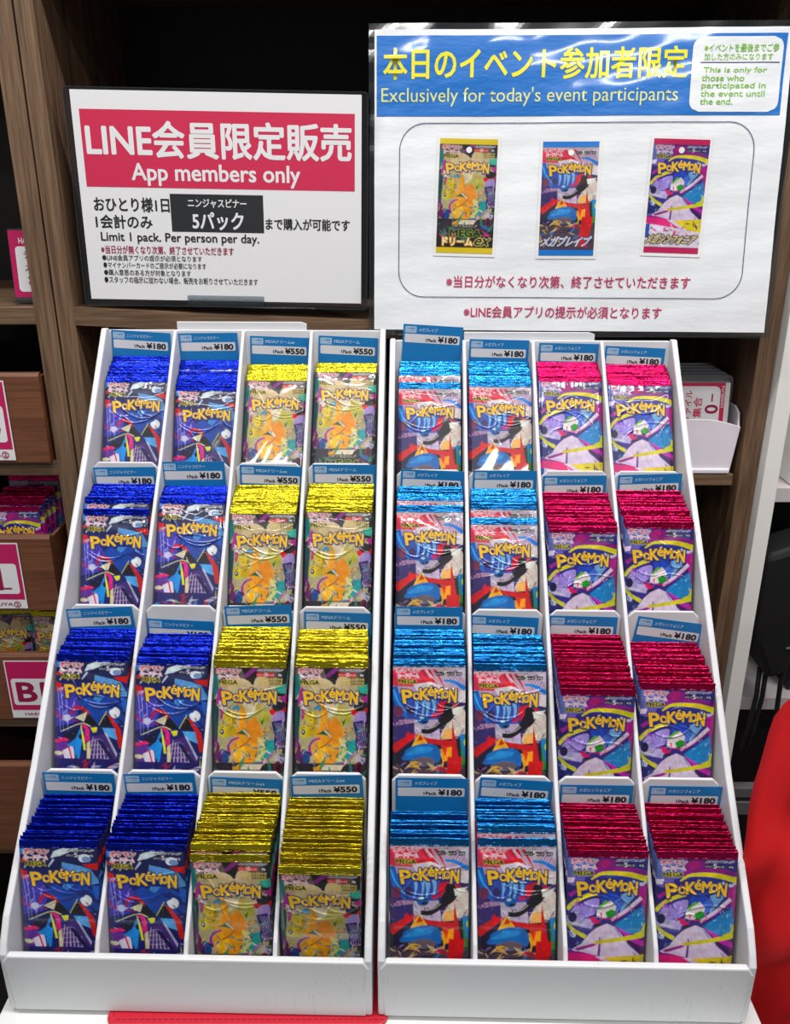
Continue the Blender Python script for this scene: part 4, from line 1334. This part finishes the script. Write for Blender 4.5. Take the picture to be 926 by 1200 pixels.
# ---------------------------------------------------------------- drawers of the left bay
def drawer(x1, z0, z1, yf, code, lx0, lx1, label, foot, w=170, dark=0):
    root = empty('drawer_box', (x1 - w / 2, yf, z0))
    tag(root, label, 'drawer', 'wood-grain drawer boxes in the left bay')
    h = z1 - z0
    hw = w / 2
    q = MB(); q.prismx([(0, 0), (7, 0), (9, h), (3, h), (0, h - 4)], -hw, hw)
    fp = q.build('front_panel', M['wood_box'], root, bevel=.8)
    for a, b_ in ((-hw, -hw + 4), (hw - 4, hw)):
        q = MB(); q.box(a if a < 0 else a - 2, b_ if a < 0 else b_ - 2, 9, 250, 0, h - 6); q.build('side_panel', M['wood_box'], root)
    q = MB(); q.box(-hw + 2, hw - 4, 6, 250, 0, 3); q.box(-hw + 2, hw - 4, 246, 250, 3, h - 6)
    q.build('tray', M['black_plastic'], root)
    if not code: return root
    # label card
    q = Sheet(0)
    a, b_ = lx0 - (x1 - hw), lx1 - (x1 - hw)
    t_, bt = h - 8, 4.0
    U = lambda f: a + (b_ - a) * f
    V = lambda f: -(t_ - (t_ - bt) * f)
    q.rrect(a, V(0), b_, V(1), .8, 1.5, 1)
    q.rect(a + 1.6, V(0) + 1.6, b_ - 1.6, V(.86), 1.7, 0)
    q.rrect(U(.07), V(.31), U(.93), V(.77), 4, 1.9, 1)
    wd = (b_ - a)
    q.text(code[0], U(.16), V(.38), U(.47), V(.70), 2.1, 2, .05)
    q.text(code[1], U(.57), V(.38), U(.57) + wd * (.27 if code[1] != '1' else .12), V(.70), 2.1, 2, .05)
    if code[1] == '1': q.rect(U(.55), V(.675), U(.82), V(.70), 2.15, 2)
    q.text('HARERUYA', U(.22), V(.905), U(.80), V(.95), 2.1, 2, .03)
    q.ring(U(.81), V(.885), U(.81) + 8.5, V(.885) + 8.5, 4.2, 1.0, 2.1, 2, 3)
    q.text('2', U(.81) + 2.6, V(.885) + 1.8, U(.81) + 6, V(.885) + 6.8, 2.1, 2, .03)
    q.build('label_card', [M['label_pink'], M['white_print'], M['label_crimson']], fp, recalc=False)
    return root
drawer(-403.5, 330.8, 437, 955, 'B3', -525, -443, 'wood-grain drawer box with a pink label, topmost in the left bay', '')
drawer(-415, 142, 242, 945, 'A1', -540, -454, 'wood-grain drawer box filled with magenta packs, second from top at left', '')
drawer(-420, -14, 83, 940, 'B1', -495, -420, 'dark wood-grain drawer box marked B1, third from top at left', '')
drawer(-420, -227, -84, 940, '', 0, 0, 'plain front of the lowest wood-grain drawer box at left', '')

for j in range(9):
    z = 142 + 4 + (0 if j == 0 else 6 + j * 1.4) + (10 if j > 5 else 0)
    place_pack('magenta', j % 3, (-467 + (j * 1.1), 957 + j * 8.5, z - 10 + 8 * (j == 0) - (6 if j == 0 else 0)), (R(-9), R(rng.uniform(-1, 1)), 0),
               'magenta foil card pack in the left wood-grain drawer, ' + ('foremost' if j == 0 else ('rearmost' if j == 8 else ORD[j] + ' from the front')),
               'magenta packs in the left drawer')
for j in range(5):
    place_pack('gold', j % 3, (-440 - 2 * j, 956 + j * 13, -8), (R(-12), R(rng.uniform(-2, 2)), 0),
               'gold foil card pack in the dark B1 drawer, right row, ' + ('foremost' if j == 0 else ('rearmost' if j == 4 else ORD[j] + ' from the front')),
               'gold packs in the B1 drawer')
for j in range(5):
    place_pack('gold', (j + 1) % 3, (-502 + j, 958 + j * 15, -8), (R(-16), R(rng.uniform(-2, 2)), 0),
               'gold foil card pack in the dark B1 drawer, left row, ' + ('foremost' if j == 0 else ('rearmost' if j == 4 else ORD[j] + ' from the front')),
               'gold packs in the B1 drawer')

# magenta price card on the shelf of the left bay
pc = empty('price_card', (-402, 990, 510.6), (R(-4), 0, 0))
tag(pc, 'small magenta and white price card standing on the left shelf behind the post', 'price card')
q = Sheet(78)
q.rrect(0, 0, 49, 72, 1, .3, 0)
q.rrect(6, 17, 45, 66, 4, .5, 1)
q.text('HARERUYA', 11, 8, 44, 14, .5, 1, .02)
q.text('デッキ', 15, 21.5, 38, 30, .7, 2, .02)
q.text('メガ', 15, 35, 32, 43.5, .7, 2, .02)
q.text('¥', 17, 50, 25, 60, .7, 2, .03)
q.v = [(x - 28, y, z) for x, y, z in q.v]
q.build('printed_card', [M['label_pink'], M['white_print'], M['label_crimson']], pc, recalc=False)
q = MB(); q.box(-29, 22, .2, 1.6, 0, 80); q.box(-29, 22, -9, 14, 0, 1.6)
q.build('acrylic_holder', M['acrylic'], pc)

# ---------------------------------------------------------------- white bin with sleeved items in the right of the middle bay
bn = empty('storage_bin', (352, 971, 313))
tag(bn, 'white translucent plastic bin on the lower shelf, right of the displays', 'bin')
q = MB()
n = 14
top = [78 - 2 * (abs(x) / 1.0) ** 2 * 6 if False else 66 - 9 * max(0, (x - .25) / .75) ** 1.6 for x in np.linspace(-1, 1, n)]
xs = np.linspace(-57, 54, n)
xb = np.linspace(-55, 48, n)
v = []
for i in range(n):
    v += [(xb[i], 0, 1), (xs[i], 0, top[i]), (xs[i], 2.4, top[i]), (xb[i], 2.4, 1)]
f = []
for i in range(n - 1):
    for k in range(4):
        f.append((i * 4 + k, i * 4 + (k + 1) % 4, i * 4 + 4 + (k + 1) % 4, i * 4 + 4 + k))
f += [(0, 3, 2, 1), ((n - 1) * 4, (n - 1) * 4 + 1, (n - 1) * 4 + 2, (n - 1) * 4 + 3)]
q.add(v, f)
q.build('front_wall', M['plastic'], bn, bevel=.6)
for sx in (-1, 1):
    q = MB()
    x = 53 if sx > 0 else -57
    q.prismx([(1, 1), (110, 1), (110, 70), (70, 76), (24, 77), (10, 72), (1, 56)], x - 1.2, x + 1.2)
    q.v = [(vx + (6 if sx > 0 else -2) * (vz / 66 - 1), vy, vz) for vx, vy, vz in q.v]
    q.build('side_wall', M['plastic'], bn, bevel=.6)
q = MB(); q.box(-56, 50, 108, 110.4, 1, 70); q.build('rear_wall', M['plastic'], bn)
q = MB(); q.box(-56, 47, -3, 110, 0, 6); q.build('base', M['plastic'], bn, bevel=1.5)

def sleeve_item(j):
    root = empty('sleeved_pack', (355 - j * 1.5, 980 + j * 13, 319.8 + j * 1.0), (R(-7), 0, 0))
    tag(root, ('frontmost clear-sleeved item with a pink and white label in the white bin' if j == 0 else
               'clear-sleeved item in the white bin, %s from the front' % ORD[j]), 'sleeved item', 'clear-sleeved items in the white bin')
    q = MB(); q.box(-44, 40, 1.2, 5.2, 2, 101); q.build('contents', M['inner_grey'], root, bevel=1)
    q = Sheet(104)
    q.rrect(-46, -4, 43, 102, 6, -.2, 0)
    q.build('clear_sleeve', M['sleeve'], root, recalc=False, solid=.3)
    q = Sheet(104)
    q.rrect(-48, 5, 40, 100, .5, .6, 0)
    q.rect(-47.5, 5, 34.5, 99, .8, 1)
    q.rrect(-22, 9, 29, 99, 7, 1.0, 0)
    q.text('ファイル', -12, 14, -4, 52, 1.2, 1, .02, 90)
    q.text('集合', -2, 22, 8, 46, 1.2, 1, .02, 90)
    q.text('0', 12, 31, 27, 41, 1.2, 2, .03, 90)
    q.text('ー', 18.5, 18, 20.5, 27, 1.2, 2, .0, 90)
    q.text('HARERUYA', 30, 8, 33.6, 34, 1.2, 0, .02, 90)
    if j == 0:
        q.build('label_card', [M['white_print'], M['red_print'], M['label_crimson']], root, recalc=False)
for j in range(5):
    sleeve_item(j)

# ---------------------------------------------------------------- dark things on the right, red cloth
bag = empty('shoulder_bag', (494, 985, 60))
tag(bag, 'black nylon bag with hanging straps beside the white upright at right', 'bag')
q = MB()
q.prism([(-38, 150), (14, 170), (34, 60), (30, 18), (6, -20), (-12, -24), (-22, 0), (-34, 30)], -30, 30)
q.build('body', M['black_cloth'], bag, bevel=8)
for pts in ([(-12, -6, -20), (-12, -10, -60), (-15, -10, -110), (-18, -8, -150)], [(-3, -6, -20), (-4, -10, -62), (-8, -10, -112), (-14, -8, -152)], [(22, -6, 20), (16, -12, -40), (18, -12, -90), (20, -10, -116)]):
    q = MB(); q.tube(pts, 3.2)
    q.build('strap', M['black_cloth'], bag, smooth=True)
q = MB(); q.prism([(5, 22), (14, 24), (14, 26), (5, 24)], -32, -30); q.build('buckle', M['grey_metal'], bag)
st = empty('storage_carton', (620, 1010, -14))
tag(st, 'dark indigo carton standing on the white shelf at right', 'carton')
q = MB(); q.box(-80, 120, 0, 200, 0, 150); q.build('body', M['navy_box'], st, bevel=2)
q = MB(); q.box(-70, 110, -2, 0, 60, 140); q.build('flap', M['navy_box'], st, bevel=1)
up = empty('display_tray', (600, 1000, 287.5))
tag(up, 'pale tray with a dark slot on the upper white shelf at right', 'tray')
q = MB(); q.box(-110, 100, 0, 200, 0, 160); q.build('body', M['post_white'], up, bevel=2)
q = MB(); q.box(-98, 90, -1.5, 0, 14, 40); q.build('slot', M['dark_wall'], up)

q = MB()
rows = []
zz = np.linspace(420, -700, 80)
for z in zz:
    xl = np.interp(z, [-700, -60, 30, 120, 180, 235, 300, 420], [262, 270, 278, 286, 294, 305, 324, 352])
    row = []
    for i in range(60):
        f = i / 59
        x = xl + (560 - xl) * f
        am = min(1, (420 - z) / 140 + .04)
        y = 545 + am * (20 * math.sin(f * 24 + z * .012) * (.45 + f) + 10 * math.sin(f * 11 + z * .03 + 1) + 6 * math.sin(f * 44 - z * .02) + 3 * math.sin(f * 15 - z * .07)) + am * 16 * (1 - min(1, f * 9)) ** 2
        row.append((x, y, z))
    rows.append(row)
q.grid(rows, 0, True)
ck = empty('hanging_cloth', (0, 0, 0))
q.build('cloth', M['red_cloth'], ck, recalc=False, smooth=True, solid=1.6)
q = MB(); q.tube([(350, 546, 424), (450, 546, 424), (572, 546, 424)], 5)
q.build('rail', M['black_plastic'], ck, smooth=True)
q = MB(); q.tube([(572, 546, 430), (572, 546, 0), (572, 546, -744)], 8); q.tube([(572, 546, -744), (572, 546, -736)], 60)
q.build('stand', M['black_plastic'], ck)
tag(ck, 'bright red cloth hanging in folds right of the white display', 'cloth')
